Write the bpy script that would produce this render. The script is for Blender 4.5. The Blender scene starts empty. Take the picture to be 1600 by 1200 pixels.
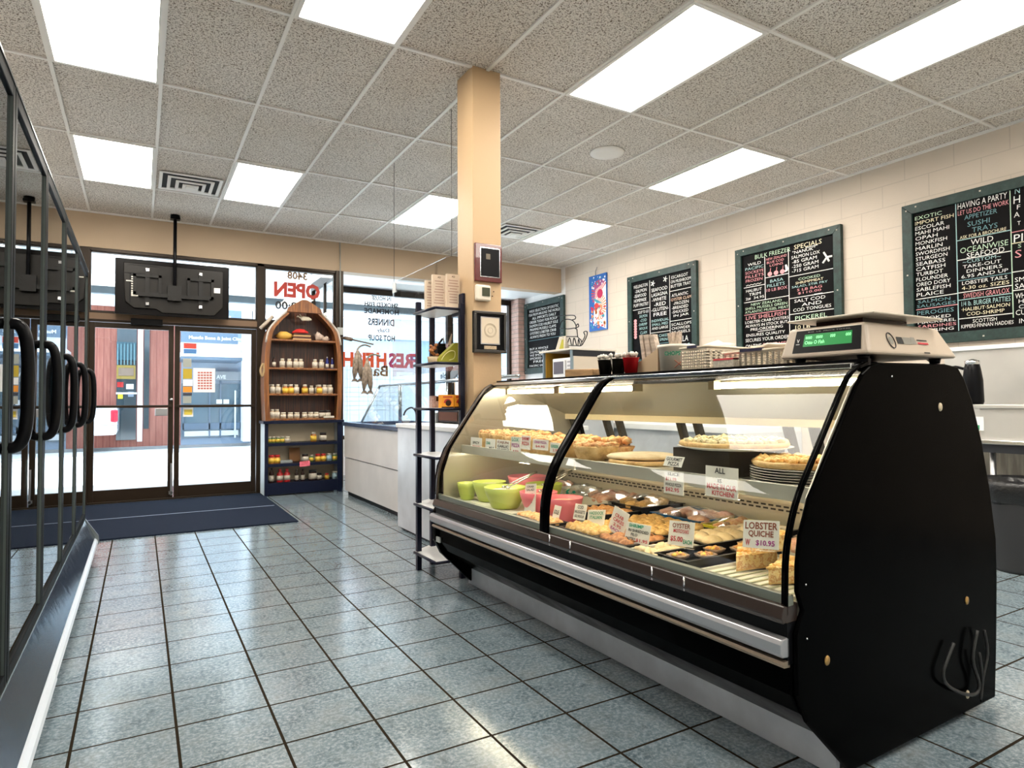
import bpy, bmesh, math, random
from mathutils import Vector, Matrix, noise
random.seed(7)
SC = bpy.context.scene
COL = SC.collection
PI = math.pi
# ------------------------------------------------------------------ camera
CH = 1.125
F0 = 1000.5
YAW, PITCH, ROLL = math.radians(30.15), math.radians(1.562), math.radians(-0.308)
_cy, _sy = math.cos(YAW), math.sin(YAW)
_f = Vector((_sy*math.cos(PITCH), _cy*math.cos(PITCH), math.sin(PITCH)))
_r0 = Vector((_cy, -_sy, 0)); _u0 = _r0.cross(_f)
_r = math.cos(ROLL)*_r0 + math.sin(ROLL)*_u0
_u = -math.sin(ROLL)*_r0 + math.cos(ROLL)*_u0
cam_data = bpy.data.cameras.new('camera')
cam = bpy.data.objects.new('camera', cam_data); COL.objects.link(cam)
cam.matrix_world = Matrix(((_r.x, _u.x, -_f.x, 0), (_r.y, _u.y, -_f.y, 0), (_r.z, _u.z, -_f.z, CH), (0, 0, 0, 1)))
cam_data.sensor_width = 36.0; cam_data.lens = F0/1600*36.0; cam_data.clip_start = 0.02; cam_data.clip_end = 300
SC.camera = cam
# ------------------------------------------------------------------ world, sun, exposure
SC.view_settings.view_transform = 'Standard'; SC.view_settings.look = 'None'
SC.view_settings.gamma = 1.0; SC.view_settings.use_curve_mapping = False
SC.view_settings.exposure = 0.75
W = bpy.data.worlds.new('sky'); SC.world = W; W.use_nodes = True
bg = W.node_tree.nodes['Background']; bg.inputs[0].default_value = (0.62, 0.80, 1.0, 1); bg.inputs[1].default_value = 3.2
sd = bpy.data.lights.new('sun', 'SUN'); sd.energy = 13.0; sd.angle = math.radians(1.5); sd.color = (0.80, 0.90, 1.0)
so = bpy.data.objects.new('sun', sd); COL.objects.link(so)
so.rotation_euler = Vector((0.15, -0.42, -1.0)).to_track_quat('-Z', 'Y').to_euler()
# ------------------------------------------------------------------ where a sight line meets a plane (measuring aid)
def _ray(x, y): return _f + _r*(x-800)/F0 + _u*(600-y)/F0
def _on(ax, v, x, y):
    d = _ray(x, y); t = (v-(0, 0, CH)[ax])/d[ax]; return Vector((0, 0, CH))+d*t
def fx(x, y, v): return _on(0, v, x, y)
def fy(x, y, v): return _on(1, v, x, y)
def fz(x, y, v): return _on(2, v, x, y)
# ------------------------------------------------------------------ materials
MATS = {}
def mat(name, color=(.8, .8, .8), rough=.5, metal=0., spec=.5, emit=None, es=1., coat=0., trans=0., ior=1.45, noise_amt=0., noise_scale=20., bump=0., bump_scale=60., stretch=None, color2=None):
    if name in MATS: return MATS[name]
    m = bpy.data.materials.new(name); m.use_nodes = True; nt = m.node_tree; b = nt.nodes['Principled BSDF']
    b.inputs['Base Color'].default_value = (*color, 1); b.inputs['Roughness'].default_value = rough
    b.inputs['Metallic'].default_value = metal; b.inputs['Specular IOR Level'].default_value = spec
    b.inputs['Coat Weight'].default_value = coat; b.inputs['Transmission Weight'].default_value = trans; b.inputs['IOR'].default_value = ior
    if emit: b.inputs['Emission Color'].default_value = (*emit, 1); b.inputs['Emission Strength'].default_value = es
    if noise_amt or color2 or bump:
        tc = nt.nodes.new('ShaderNodeTexCoord'); src = tc.outputs['Object']
        if stretch:
            mp = nt.nodes.new('ShaderNodeMapping'); mp.inputs['Scale'].default_value = stretch
            nt.links.new(src, mp.inputs[0]); src = mp.outputs[0]
        if noise_amt or color2:
            n = nt.nodes.new('ShaderNodeTexNoise'); n.inputs['Scale'].default_value = noise_scale; n.inputs['Detail'].default_value = 6
            nt.links.new(src, n.inputs['Vector'])
            r = nt.nodes.new('ShaderNodeValToRGB')
            c2 = color2 or tuple(max(0, c*(1-noise_amt)) for c in color)
            r.color_ramp.elements[0].position = .36; r.color_ramp.elements[1].position = .64
            r.color_ramp.elements[0].color = (*c2, 1); r.color_ramp.elements[1].color = (*color, 1)
            nt.links.new(n.outputs[0], r.inputs[0]); nt.links.new(r.outputs[0], b.inputs['Base Color'])
        if bump:
            n2 = nt.nodes.new('ShaderNodeTexNoise'); n2.inputs['Scale'].default_value = bump_scale; n2.inputs['Detail'].default_value = 4
            nt.links.new(src, n2.inputs['Vector'])
            bp = nt.nodes.new('ShaderNodeBump'); bp.inputs['Strength'].default_value = bump; bp.inputs['Distance'].default_value = .01
            nt.links.new(n2.outputs[0], bp.inputs['Height']); nt.links.new(bp.outputs[0], b.inputs['Normal'])
    MATS[name] = m; return m
def glass_mat(name, tint=(1, 1, 1), ior=1.5, rough=0.):
    m = bpy.data.materials.new(name); m.use_nodes = True; nt = m.node_tree
    for n in list(nt.nodes):
        if n.type == 'BSDF_PRINCIPLED': nt.nodes.remove(n)
    out = [n for n in nt.nodes if n.type == 'OUTPUT_MATERIAL'][0]
    t = nt.nodes.new('ShaderNodeBsdfTransparent'); t.inputs[0].default_value = (*tint, 1)
    g = nt.nodes.new('ShaderNodeBsdfGlossy'); g.inputs['Roughness'].default_value = rough; g.inputs[0].default_value = (1, 1, 1, 1)
    geo = nt.nodes.new('ShaderNodeNewGeometry'); dt = nt.nodes.new('ShaderNodeVectorMath'); dt.operation = 'DOT_PRODUCT'
    nt.links.new(geo.outputs['Normal'], dt.inputs[0]); nt.links.new(geo.outputs['Incoming'], dt.inputs[1])
    def mth(op, x, y=None):
        nd = nt.nodes.new('ShaderNodeMath'); nd.operation = op
        for i, v in enumerate((x, y)):
            if v is None: continue
            if hasattr(v, 'links'): nt.links.new(v, nd.inputs[i])
            else: nd.inputs[i].default_value = v
        return nd.outputs[0]
    r0 = ((ior-1)/(ior+1))**2
    k = mth('POWER', mth('SUBTRACT', 1., mth('ABSOLUTE', dt.outputs['Value'])), 5.)
    fac = mth('ADD', mth('MULTIPLY', k, 1-r0), r0)
    mx = nt.nodes.new('ShaderNodeMixShader')
    nt.links.new(fac, mx.inputs[0]); nt.links.new(t.outputs[0], mx.inputs[1]); nt.links.new(g.outputs[0], mx.inputs[2]); nt.links.new(mx.outputs[0], out.inputs[0])
    MATS[name] = m; return m
class NG:
    """small node-graph helper"""
    def __init__(s, name, rough=.5):
        s.m = bpy.data.materials.new(name); s.m.use_nodes = True; s.t = s.m.node_tree; s.b = s.t.nodes['Principled BSDF']; s.b.inputs['Roughness'].default_value = rough
        MATS[name] = s.m; tc = s.n('ShaderNodeTexCoord'); s.pos = tc.outputs['Object']
    def n(s, kind, **k):
        nd = s.t.nodes.new(kind)
        for a, v in k.items(): setattr(nd, a, v)
        return nd
    def l(s, a, b): s.t.links.new(a, b)
    def put(s, sock, v):
        if hasattr(v, 'links'): s.l(v, sock)
        else: sock.default_value = v
    def math(s, op, a, b=0., c=None):
        nd = s.n('ShaderNodeMath', operation=op); s.put(nd.inputs[0], a); s.put(nd.inputs[1], b)
        if c is not None: s.put(nd.inputs[2], c)
        return nd.outputs[0]
    def noise(s, scale, detail=4, rough=.5, vec=None):
        nd = s.n('ShaderNodeTexNoise'); nd.inputs['Scale'].default_value = scale; nd.inputs['Detail'].default_value = detail; nd.inputs['Roughness'].default_value = rough
        s.l(vec or s.pos, nd.inputs['Vector']); return nd.outputs[0]
    def ramp(s, v, stops):
        nd = s.n('ShaderNodeValToRGB'); cr = nd.color_ramp
        while len(cr.elements) < len(stops): cr.elements.new(.5)
        for e, (p, c) in zip(cr.elements, stops): e.position = p; e.color = (*c, 1) if len(c) == 3 else c
        s.l(v, nd.inputs[0]); return nd.outputs[0]
    def mix(s, f, a, b, mode='MIX'):
        nd = s.n('ShaderNodeMix', data_type='RGBA', blend_type=mode); s.put(nd.inputs[0], f)
        for i, v in ((6, a), (7, b)):
            if hasattr(v, 'links'): s.l(v, nd.inputs[i])
            else: nd.inputs[i].default_value = (*v, 1)
        return nd.outputs[2]
    def xyz(s):
        nd = s.n('ShaderNodeSeparateXYZ'); s.l(s.pos, nd.inputs[0]); return nd.outputs
    def line(s, v, period, off, w):
        """1 on a line of half-width w repeating every period"""
        a = s.math('SUBTRACT', v, off); a = s.math('DIVIDE', a, period); a = s.math('FRACT', a); a = s.math('SUBTRACT', a, .5); a = s.math('ABSOLUTE', a)
        return s.math('GREATER_THAN', a, .5-w/period)
    def bump(s, h, strength=.3, dist=.01):
        bp = s.n('ShaderNodeBump'); bp.inputs['Strength'].default_value = strength; bp.inputs['Distance'].default_value = dist
        s.l(h, bp.inputs['Height']); s.l(bp.outputs[0], s.b.inputs['Normal'])
# ------------------------------------------------------------------ mesh builder
ORG = {}
class MB:
    def __init__(s): s.v = []; s.f = []; s.mi = []; s.sm = []; s.mats = []; s.M = None
    def m(s, material):
        if material not in s.mats: s.mats.append(material)
        return s.mats.index(material)
    def add(s, vs, fs, material=None, smooth=False):
        o = len(s.v); k = s.m(material) if material else 0
        for p in vs:
            p = Vector(p); s.v.append(s.M @ p if s.M else p)
        for f in fs: s.f.append([o+i for i in f]); s.mi.append(k); s.sm.append(smooth)
        return s
    def box(s, a, b, material=None):
        x0, y0, z0 = (min(a[i], b[i]) for i in range(3)); x1, y1, z1 = (max(a[i], b[i]) for i in range(3))
        return s.add([(x0, y0, z0), (x1, y0, z0), (x1, y1, z0), (x0, y1, z0), (x0, y0, z1), (x1, y0, z1), (x1, y1, z1), (x0, y1, z1)],
                     [(0, 3, 2, 1), (4, 5, 6, 7), (0, 1, 5, 4), (1, 2, 6, 5), (2, 3, 7, 6), (3, 0, 4, 7)], material)
    def cbox(s, c, size, rot=None, material=None):
        M = Matrix.Translation(c) @ (rot.to_4x4() if rot else Matrix())
        hx, hy, hz = (q/2 for q in size)
        vs = [M @ Vector(p) for p in ((-hx, -hy, -hz), (hx, -hy, -hz), (hx, hy, -hz), (-hx, hy, -hz), (-hx, -hy, hz), (hx, -hy, hz), (hx, hy, hz), (-hx, hy, hz))]
        return s.add(vs, [(0, 3, 2, 1), (4, 5, 6, 7), (0, 1, 5, 4), (1, 2, 6, 5), (2, 3, 7, 6), (3, 0, 4, 7)], material)
    def prism(s, poly, axis, a, b, material=None, smooth=False):
        """poly of 2-D points extruded along axis from a to b; 2-D order is the two other axes in order"""
        def P(p, t):
            q = [0, 0, 0]; o = [i for i in range(3) if i != axis]; q[o[0]] = p[0]; q[o[1]] = p[1]; q[axis] = t; return q
        n = len(poly); vs = [P(p, a) for p in poly]+[P(p, b) for p in poly]
        s.add(vs, [tuple(range(n))[::-1], tuple(range(n, 2*n))], material)
        o = len(s.v)-2*n; k = s.m(material) if material else 0
        for i in range(n): s.f.append([o+i, o+(i+1) % n, o+n+(i+1) % n, o+n+i]); s.mi.append(k); s.sm.append(smooth)
        return s
    def band(s, path, axis, a, b, thick, material=None, smooth=True):
        """a sheet following an open 2-D path with thickness"""
        n = len(path); nor = []
        for i in range(n):
            p, q = Vector(path[max(0, i-1)]), Vector(path[min(n-1, i+1)]); d = (q-p).normalized(); nor.append(Vector((-d.y, d.x)))
        outer = [tuple(Vector(path[i])+nor[i]*thick) for i in range(n)]
        return s.prism(list(path)+outer[::-1], axis, a, b, material, smooth)
    def tube(s, pts, r, n=10, material=None, closed=False, smooth=True):
        pts = [Vector(p) for p in pts]; N = len(pts); rs = r if isinstance(r, (list, tuple)) else [r]*N
        vs = []; up = None
        for i, p in enumerate(pts):
            if closed: d = (pts[(i+1) % N]-pts[i-1]).normalized()
            else: d = (pts[min(N-1, i+1)]-pts[max(0, i-1)]).normalized()
            if up is None: up = Vector((0, 0, 1)) if abs(d.z) < .9 else Vector((1, 0, 0))
            x = d.cross(up).normalized(); y = x.cross(d).normalized(); up = y
            for k in range(n):
                a = 2*PI*k/n; vs.append(p+(x*math.cos(a)+y*math.sin(a))*rs[i])
        fs = []
        for i in range(N if closed else N-1):
            j = (i+1) % N
            for k in range(n): fs.append((i*n+k, i*n+(k+1) % n, j*n+(k+1) % n, j*n+k))
        if not closed: fs += [tuple(range(n))[::-1], tuple(range((N-1)*n, N*n))]
        return s.add(vs, fs, material, smooth)
    def lathe(s, prof, c=(0, 0, 0), n=24, material=None, smooth=True, sx=1., sy=1., wob=None):
        """profile of (r, z) around a vertical axis at c"""
        vs = []; fs = []
        for r, z in prof:
            for k in range(n):
                a = 2*PI*k/n; rr = r*(wob(a) if wob else 1); vs.append((c[0]+rr*math.cos(a)*sx, c[1]+rr*math.sin(a)*sy, c[2]+z))
        for i in range(len(prof)-1):
            for k in range(n): fs.append((i*n+k, i*n+(k+1) % n, (i+1)*n+(k+1) % n, (i+1)*n+k))
        if prof[0][0] > 1e-5: fs.append(tuple(range(n))[::-1])
        if prof[-1][0] > 1e-5: fs.append(tuple(range((len(prof)-1)*n, len(prof)*n)))
        return s.add(vs, fs, material, smooth)
    def blob(s, c, r, seed=0, sub=2, amp=.18, freq=2.2, material=None, rot=None):
        bm = bmesh.new(); bmesh.ops.create_icosphere(bm, subdivisions=sub, radius=1.0); vs = []
        for v in bm.verts:
            q = v.co*(1+amp*noise.noise(v.co*freq+Vector((seed*3.1, seed*1.7, seed)))*2)
            q = Vector((q.x*r[0], q.y*r[1], q.z*r[2]))
            if rot: q = rot @ q
            vs.append(q+Vector(c))
        fs = [tuple(v.index for v in f.verts) for f in bm.faces]; bm.free()
        return s.add(vs, fs, material, True)
    def each(s, name, material=None, parent=None, **k):
        """every connected piece becomes a part of its own"""
        par = list(range(len(s.v)))
        def root(i):
            while par[i] != i: par[i] = par[par[i]]; i = par[i]
            return i
        for f in s.f:
            for q in f[1:]: par[root(q)] = root(f[0])
        comp = {}
        for fi, f in enumerate(s.f): comp.setdefault(root(f[0]), []).append(fi)
        out = []
        for fl in comp.values():
            m = MB(); m.mats = list(s.mats); mp = {}
            for fi in fl:
                for q in s.f[fi]:
                    if q not in mp: mp[q] = len(m.v); m.v.append(s.v[q])
                m.f.append([mp[q] for q in s.f[fi]]); m.mi.append(s.mi[fi]); m.sm.append(s.sm[fi])
            out.append(m.build(name, material, parent, **k))
        return out
    def quad(s, a, b, c, d, material=None): return s.add([a, b, c, d], [(0, 1, 2, 3)], material)
    def build(s, name, material=None, parent=None, org=None, bevel=0., kind=None, label=None, cat=None, group=None, seg=2):
        if material is not None and not s.mats: s.mats = [material]
        if parent is not None: org = ORG[parent]
        elif org is None:
            xs = [v.x for v in s.v]; ys = [v.y for v in s.v]; zs = [v.z for v in s.v]
            org = Vector(((min(xs)+max(xs))/2, (min(ys)+max(ys))/2, min(zs)))
        org = Vector(org); me = bpy.data.meshes.new(name)
        me.from_pydata([v-org for v in s.v], [], s.f)
        for mt in s.mats: me.materials.append(mt)
        me.polygons.foreach_set('material_index', s.mi); me.polygons.foreach_set('use_smooth', s.sm); me.update()
        bm = bmesh.new(); bm.from_mesh(me); bmesh.ops.recalc_face_normals(bm, faces=bm.faces); bm.to_mesh(me); bm.free()
        o = bpy.data.objects.new(name, me); COL.objects.link(o)
        if parent is not None: o.parent = parent
        else: o.location = org
        ORG[o] = org
        if bevel: bv = o.modifiers.new('bevel', 'BEVEL'); bv.width = bevel; bv.segments = seg; bv.limit_method = 'ANGLE'; bv.angle_limit = math.radians(40)
        tag(o, label, cat, group, kind); return o
def tag(o, label=None, cat=None, group=None, kind=None):
    if label: o['label'] = label
    if cat: o['category'] = cat
    if group: o['group'] = group
    if kind: o['kind'] = kind
def thing(name, loc, label, cat, group=None):
    o = bpy.data.objects.new(name, None); COL.objects.link(o); o.location = loc; o.empty_display_size = .1; ORG[o] = Vector(loc); tag(o, label, cat, group); return o
def dup(src, loc, rotz=0., label=None, group=None, scale=None):
    c = src.copy(); COL.objects.link(c); c.location = loc; c.rotation_euler = (0, 0, rotz)
    if scale: c.scale = (scale,)*3 if not isinstance(scale, tuple) else scale
    if label: c['label'] = label
    if group: c['group'] = group
    for ch in list(src.children):
        d = ch.copy(); COL.objects.link(d); d.parent = c
        for g in list(ch.children): e = g.copy(); COL.objects.link(e); e.parent = d
    return c
def struct(mb, name, material=None, **k): return mb.build(name, material, kind='structure', **k)
# ------------------------------------------------------------------ lettering
_TC = {}
def glyphs(txt, bold=0.):
    key = (txt, bold)
    if key in _TC: return _TC[key]
    cu = bpy.data.curves.new('lettering', 'FONT'); cu.body = txt; cu.resolution_u = 2; cu.offset = bold; cu.size = 1
    ob = bpy.data.objects.new('lettering', cu); me = ob.to_mesh()
    vs = [v.co.copy() for v in me.vertices]; fs = [tuple(p.vertices) for p in me.polygons]
    ob.to_mesh_clear(); bpy.data.objects.remove(ob); bpy.data.curves.remove(cu)
    _TC[key] = (vs, fs); return _TC[key]
def write(mb, txt, org, ux, uy, w=None, h=None, material=None, bold=.012, centre=False, slant=0.):
    """letters set into a box w wide, h high whose lower left corner is org"""
    vs, fs = glyphs(txt, bold)
    if not vs: return
    x0 = min(v.x for v in vs); x1 = max(v.x for v in vs); y0 = min(v.y for v in vs); y1 = max(v.y for v in vs)
    sy = h/(y1-y0) if h else w/(x1-x0); sx = w/(x1-x0) if w else sy
    org = Vector(org); ux = Vector(ux); uy = Vector(uy)
    if centre and not w: org = org-ux*(x1-x0)*sx/2
    mb.add([org+ux*((v.x-x0)*sx+(v.y-y0)*sy*slant)+uy*((v.y-y0)*sy) for v in vs], fs, material)
ORD = ['first', 'second', 'third', 'fourth', 'fifth', 'sixth', 'seventh', 'eighth', 'ninth', 'tenth', 'eleventh', 'twelfth']
def arc(cx, cy, r, a0, a1, n=8): return [(cx+r*math.cos(math.radians(a0+(a1-a0)*i/n)), cy+r*math.sin(math.radians(a0+(a1-a0)*i/n))) for i in range(n+1)]
def smoothpath(pts, n=4):
    """Catmull-Rom through 2-D or 3-D points"""
    P = [Vector(p) for p in pts]; out = []
    for i in range(len(P)-1):
        a, b, c, d = P[max(0, i-1)], P[i], P[i+1], P[min(len(P)-1, i+2)]
        for k in range(n):
            t = k/n; out.append(tuple(.5*((2*b)+(c-a)*t+(2*a-5*b+4*c-d)*t*t+(3*b-a-3*c+d)*t*t*t)))
    out.append(tuple(P[-1])); return out
# ================================================================== materials of the room
ZC = 3.281; XR = 5.88; YF = 8.52; XL = -1.35; YB = -2.6; YBAY = 9.90; XBAY = 2.28; ZS = 2.88
g = NG('floor tile', .14); X, Y, Z = g.xyz()
gx = g.line(X, .305, -.1856, .0048); gy = g.line(Y, .305, 2.846, .0048); grout = g.math('MAXIMUM', gx, gy)
big = g.noise(5.5, 5, .6); fine = g.noise(70, 6, .7); mid = g.noise(16, 5, .65)
c = g.ramp(big, [(.3, (.055, .095, .120)), (.5, (.115, .165, .195)), (.7, (.185, .205, .210))])
c = g.mix(g.ramp(fine, [(.40, (1, 1, 1)), (.56, (.15, .15, .15))]), c, (.26, .31, .34))
c = g.mix(g.ramp(mid, [(.55, (0, 0, 0)), (.75, (.7, .7, .7))]), c, (.045, .075, .090))
c = g.mix(grout, c, (.022, .017, .012)); g.l(c, g.b.inputs['Base Color'])
rr = g.math('MULTIPLY_ADD', grout, .7, .14); g.l(rr, g.b.inputs['Roughness'])
hh = g.math('MULTIPLY_ADD', grout, -1.0, g.math('MULTIPLY', g.noise(30, 5, .6), .45)); g.bump(hh, .20, .006)
g.l(g.math('MULTIPLY_ADD', grout, -1.0, 1.0), g.b.inputs['Specular IOR Level'])
g = NG('ceiling tile', .95); X, Y, Z = g.xyz()
pit = g.noise(190, 2, .5); pit2 = g.noise(75, 3, .6); both = g.math('MULTIPLY_ADD', pit2, .45, g.math('MULTIPLY', pit, .55))
pf = g.ramp(both, [(.43, (1, 1, 1)), (.48, (0, 0, 0))])
c = g.mix(pf, g.ramp(g.noise(1.1, 2), [(.35, (.72, .655, .575)), (.65, (.78, .725, .66))]), (.14, .10, .065)); g.l(c, g.b.inputs['Base Color'])
g.bump(g.math('MULTIPLY', pf, -1.), .5, .006)
def cmu_mat(name, base, axis):
    g = NG(name, .62); X, Y, Z = g.xyz(); U = Y if axis == 'y' else X
    row = g.math('FLOOR', g.math('DIVIDE', g.math('SUBTRACT', Z, 2.88-.2*14), .2)); odd = g.math('MODULO', row, 2.)
    uu = g.math('MULTIPLY_ADD', odd, .2, U)
    j = g.math('MAXIMUM', g.line(uu, .4, .13, .004), g.line(Z, .2, .08, .004))
    c = g.mix(j, g.ramp(g.noise(3, 3), [(.3, tuple(q*.95 for q in base)), (.7, base)]), tuple(q*.84 for q in base)); g.l(c, g.b.inputs['Base Color'])
    g.bump(g.math('MULTIPLY_ADD', j, -1.3, g.math('MULTIPLY', g.noise(60, 4), .35)), .45, .008); return g.m
M_CMU = cmu_mat('painted block wall', (.62, .53, .435), 'y')
M_CMUW = cmu_mat('white block wall', (.84, .81, .78), 'y')
M_TAN = mat('tan paint', (.50, .375, .255), .6, bump=.08, bump_scale=90)
M_COLM = mat('cream column paint', (.52, .355, .20), .45, bump=.06, bump_scale=60)
M_WHITE = mat('white paint', (.80, .80, .80), .5)
M_BRONZE = mat('dark bronze frame', (.028, .018, .011), .35, metal=.3, spec=.3)
M_BRONZE2 = mat('lighter bronze frame', (.16, .10, .06), .4, metal=.3)
M_GLASS = glass_mat('window glass', (.97, .985, .98), 1.45)
M_TBAR = mat('ceiling grid white', (.82, .79, .74), .5)
M_BLACK = mat('black plastic', (.004, .004, .005), .3, spec=.15)
M_GREYMETAL = mat('brushed grey metal', (.45, .45, .46), .35, metal=.9)
M_CHROME = mat('chrome', (.75, .75, .76), .15, metal=1.)
M_LENS = mat('light lens', (.9, .9, .88), .4, emit=(1.0, .94, .84), es=15.0)
M_BRICK = None
g = NG('pale brick', .8); X, Y, Z = g.xyz(); j = g.line(Z, .075, 0, .006)
g.l(g.mix(j, g.ramp(g.noise(9, 3), [(.3, (.44, .27, .22)), (.7, (.62, .42, .36))]), (.30, .25, .22)), g.b.inputs['Base Color']); g.bump(g.math('MULTIPLY', j, -1.), .5); M_BRICK = g.m
g = NG('floor mat carpet', .95)
g.l(g.ramp(g.noise(260, 3), [(.35, (.003, .005, .012)), (.65, (.022, .032, .058))]), g.b.inputs['Base Color']); g.bump(g.noise(260, 2), .8, .008); g.b.inputs['Specular IOR Level'].default_value = .1; M_MAT = g.m
# ================================================================== shell
struct(MB().box((XL, YB, -.2), (XR, YBAY, 0)), 'floor', MATS['floor tile'], org=(0, 0, 0))
struct(MB().box((XL, YB, ZC), (XR, YF+.02, ZC+.3)), 'ceiling', MATS['ceiling tile'], org=(0, 0, 0))
struct(MB().box((XR, YB-.2, 0), (XR+.25, YF-.12, ZC)), 'wall_right', M_CMU, org=(0, 0, 0))
struct(MB().box((XR, YF-.12, 0), (XR+.25, YBAY-.25, ZC)), 'wall_bay', M_CMUW, org=(0, 0, 0))
struct(MB().box((XL-.2, YB-.2, 0), (XL, YF+.2, ZC)), 'wall_left', M_WHITE, org=(0, 0, 0))
struct(MB().box((XL, YB-.2, 0), (XR, YB, ZC)), 'wall_back', M_WHITE, org=(0, 0, 0))
m = MB().box((XL, YF, ZS), (XR, YF+.2, ZC)); m.box((XL, YF, 0), (-.62, YF+.12, ZS))
struct(m, 'wall_front', M_TAN, org=(0, 0, 0))
struct(MB().box((XBAY, YF+.2, ZS+.06), (XR, YBAY+.15, ZS+.36)), 'ceiling_bay', M_WHITE, org=(0, 0, 0))
struct(MB().box((XR-.14, YBAY-.25, 0), (XR+.25, YBAY+.15, ZS+.06)), 'trim_brick_pier', M_BRICK, org=(0, 0, 0), label='pale brick pier at the end of the block wall')
# ceiling grid
GX = [.102+.61*i for i in range(-2, 10)]; GY = [3.6335+1.22*j for j in range(-5, 5)]
m = MB()
for x in GX: m.box((x-.011, YB, ZC-.012), (x+.011, YF, ZC))
for y in GY:
    if y < YF-.02: m.box((XL, y-.011, ZC-.0115), (XR, y+.011, ZC))
m.box((XR-.03, YB, ZC-.016), (XR, YF, ZC)); m.box((XL, YF-.025, ZC-.016), (XR, YF, ZC))
struct(m, 'trim_ceiling_grid', M_TBAR, org=(0, 0, 0))
# column
CX0, CX1, CY0, CY1 = 1.822, 2.026, 3.62, 3.85
struct(MB().box((CX0, CY0, 0), (CX1, CY1, ZC)), 'trim_column', M_COLM, bevel=.004, label='square cream column from floor to ceiling')
# lights
def troffer(x0, y0, label):
    t = thing('ceiling_light', (x0+.305, y0+.61, ZC-.02), label, 'ceiling light', 'fluorescent ceiling lights')
    m = MB()
    for a, b in (((x0+.006, y0+.006), (x0+.03, y0+1.214)), ((x0+.58, y0+.006), (x0+.604, y0+1.214)), ((x0+.03, y0+.006), (x0+.58, y0+.03)), ((x0+.03, y0+1.19), (x0+.58, y0+1.214))):
        m.box((*a, ZC-.020), (*b, ZC-.001))
    m.build('frame', M_TBAR, t)
    MB().box((x0+.03, y0+.03, ZC-.012), (x0+.58, y0+1.19, ZC-.003)).build('diffuser', M_LENS, t)
    return t
troffer(-.508, 6.0735, 'lit ceiling light above the TV end of the glass freezers, farther of the two there')
troffer(-.508, 3.6335, 'lit ceiling light above the glass freezers, nearer and cut by the top left')
troffer(.712, 6.0735, 'lit ceiling light right of the square ceiling vent near the front doors')
troffer(2.542, 6.0735, 'lit ceiling light half hidden behind the cream column')
troffer(4.372, 6.0735, 'small looking lit ceiling light beside the far right ceiling vent')
troffer(4.372, 3.6335, 'lit ceiling light between the round speaker and the block wall')
troffer(2.542, 2.4135, 'long lit ceiling light right of the column top, tubes showing through')
troffer(3.762, 1.1935, 'lit ceiling light at the upper right, nearest to the scale')
troffer(.712, 2.4135, 'lit ceiling light at the very top, over the aisle between freezers and column')
troffer(.712, -1.2465, 'added fill light, out of view, at the back of the shop')  # unseen fixture, added to brighten the room
troffer(2.542, -.0265, 'added fill light overhead behind the viewer, toward the display case')  # added behind the view to light faces turned toward the camera
troffer(3.762, -1.2465, 'added fill light, out of view, at the back near the block wall')  # out of view, put in only for extra light
# vents
def vent(x0, y0, label):
    t = thing('ceiling_vent', (x0+.27, y0+.27, ZC-.03), label, 'air vent', 'square ceiling vents')
    m = MB(); S = .54
    for k, (i, z) in enumerate(((0., 0), (.07, .012), (.14, .024), (.20, .034))):
        a, b = i, S-i; w = .028
        for p, q in (((a, a), (b, a+w)), ((a, b-w), (b, b)), ((a, a+w), (a+w, b-w)), ((b-w, a+w), (b, b-w))):
            m.box((x0+p[0], y0+p[1], ZC-.018-z), (x0+q[0], y0+q[1], ZC-.008-z))
    m.box((x0+.23, y0+.23, ZC-.055), (x0+.31, y0+.31, ZC-.050))
    m.build('louvre', M_TBAR, t); MB().box((x0+.01, y0+.01, ZC-.007), (x0+.53, y0+.53, ZC-.002)).build('duct_opening', mat('vent dark', (.03, .03, .03), .8), t)
vent(.137, 6.68, 'white square louvred ceiling vent left of a lit ceiling light near the front doors')
vent(3.797, 6.68, 'white square louvred ceiling vent just right of the cream column')
t = thing('ceiling_speaker', (3.48, 4.33, ZC-.02), 'round white ceiling speaker with grey grille', 'speaker')
MB().lathe([(.085, -.012), (.145, -.014), (.15, -.002)], (3.48, 4.33, ZC), 32).build('rim', M_TBAR, t)
MB().lathe([(.001, -.010), (.084, -.010), (.086, -.004)], (3.48, 4.33, ZC), 32).build('grille', mat('speaker grey', (.20, .18, .16), .7), t)
m = MB(); m.tube([(1.63+.05*math.cos(a*PI/6), 5.08+.03*math.sin(a*PI/6), ZC-.004-.03*math.sin(a*PI/6)) for a in range(7)], .004, 6)
m.build('ceiling_hook', M_TBAR, label='thin white wire hook loop under a ceiling tile', cat='hook')
# ================================================================== storefront
def frame_rect(m, x0, x1, z0, z1, y0, y1, w, top=None, bot=None):
    top = top or w; bot = bot or w
    m.box((x0, y0, z0), (x0+w, y1, z1)); m.box((x1-w, y0, z0), (x1, y1, z1)); m.box((x0+w, y0, z1-top), (x1-w, y1, z1)); m.box((x0+w, y0, z0), (x1-w, y1, z0+bot))
Y0, Y1 = YF+.01, YF+.11
m = MB(); m.box((-.62, Y0, 0), (-.50, Y1, ZS)); m.box((1.26, Y0, 0), (1.345, Y1, ZS)); m.box((2.24, Y0-.03, 0), (2.34, Y1, ZS))
m.box((-.50, Y0, ZS-.035), (2.24, Y1, ZS)); m.box((-.50, Y0, 2.05), (1.26, Y1, 2.165)); m.box((-.50, Y0+.01, 0), (1.26, Y1-.01, .02)); m.box((1.345, Y0, 0), (2.24, Y1, .1)); m.box((1.345, Y0, 2.07), (2.24, Y1, 2.16))
struct(m, 'trim_storefront_frame', M_BRONZE, bevel=.003, label='dark bronze storefront framing')
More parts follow.
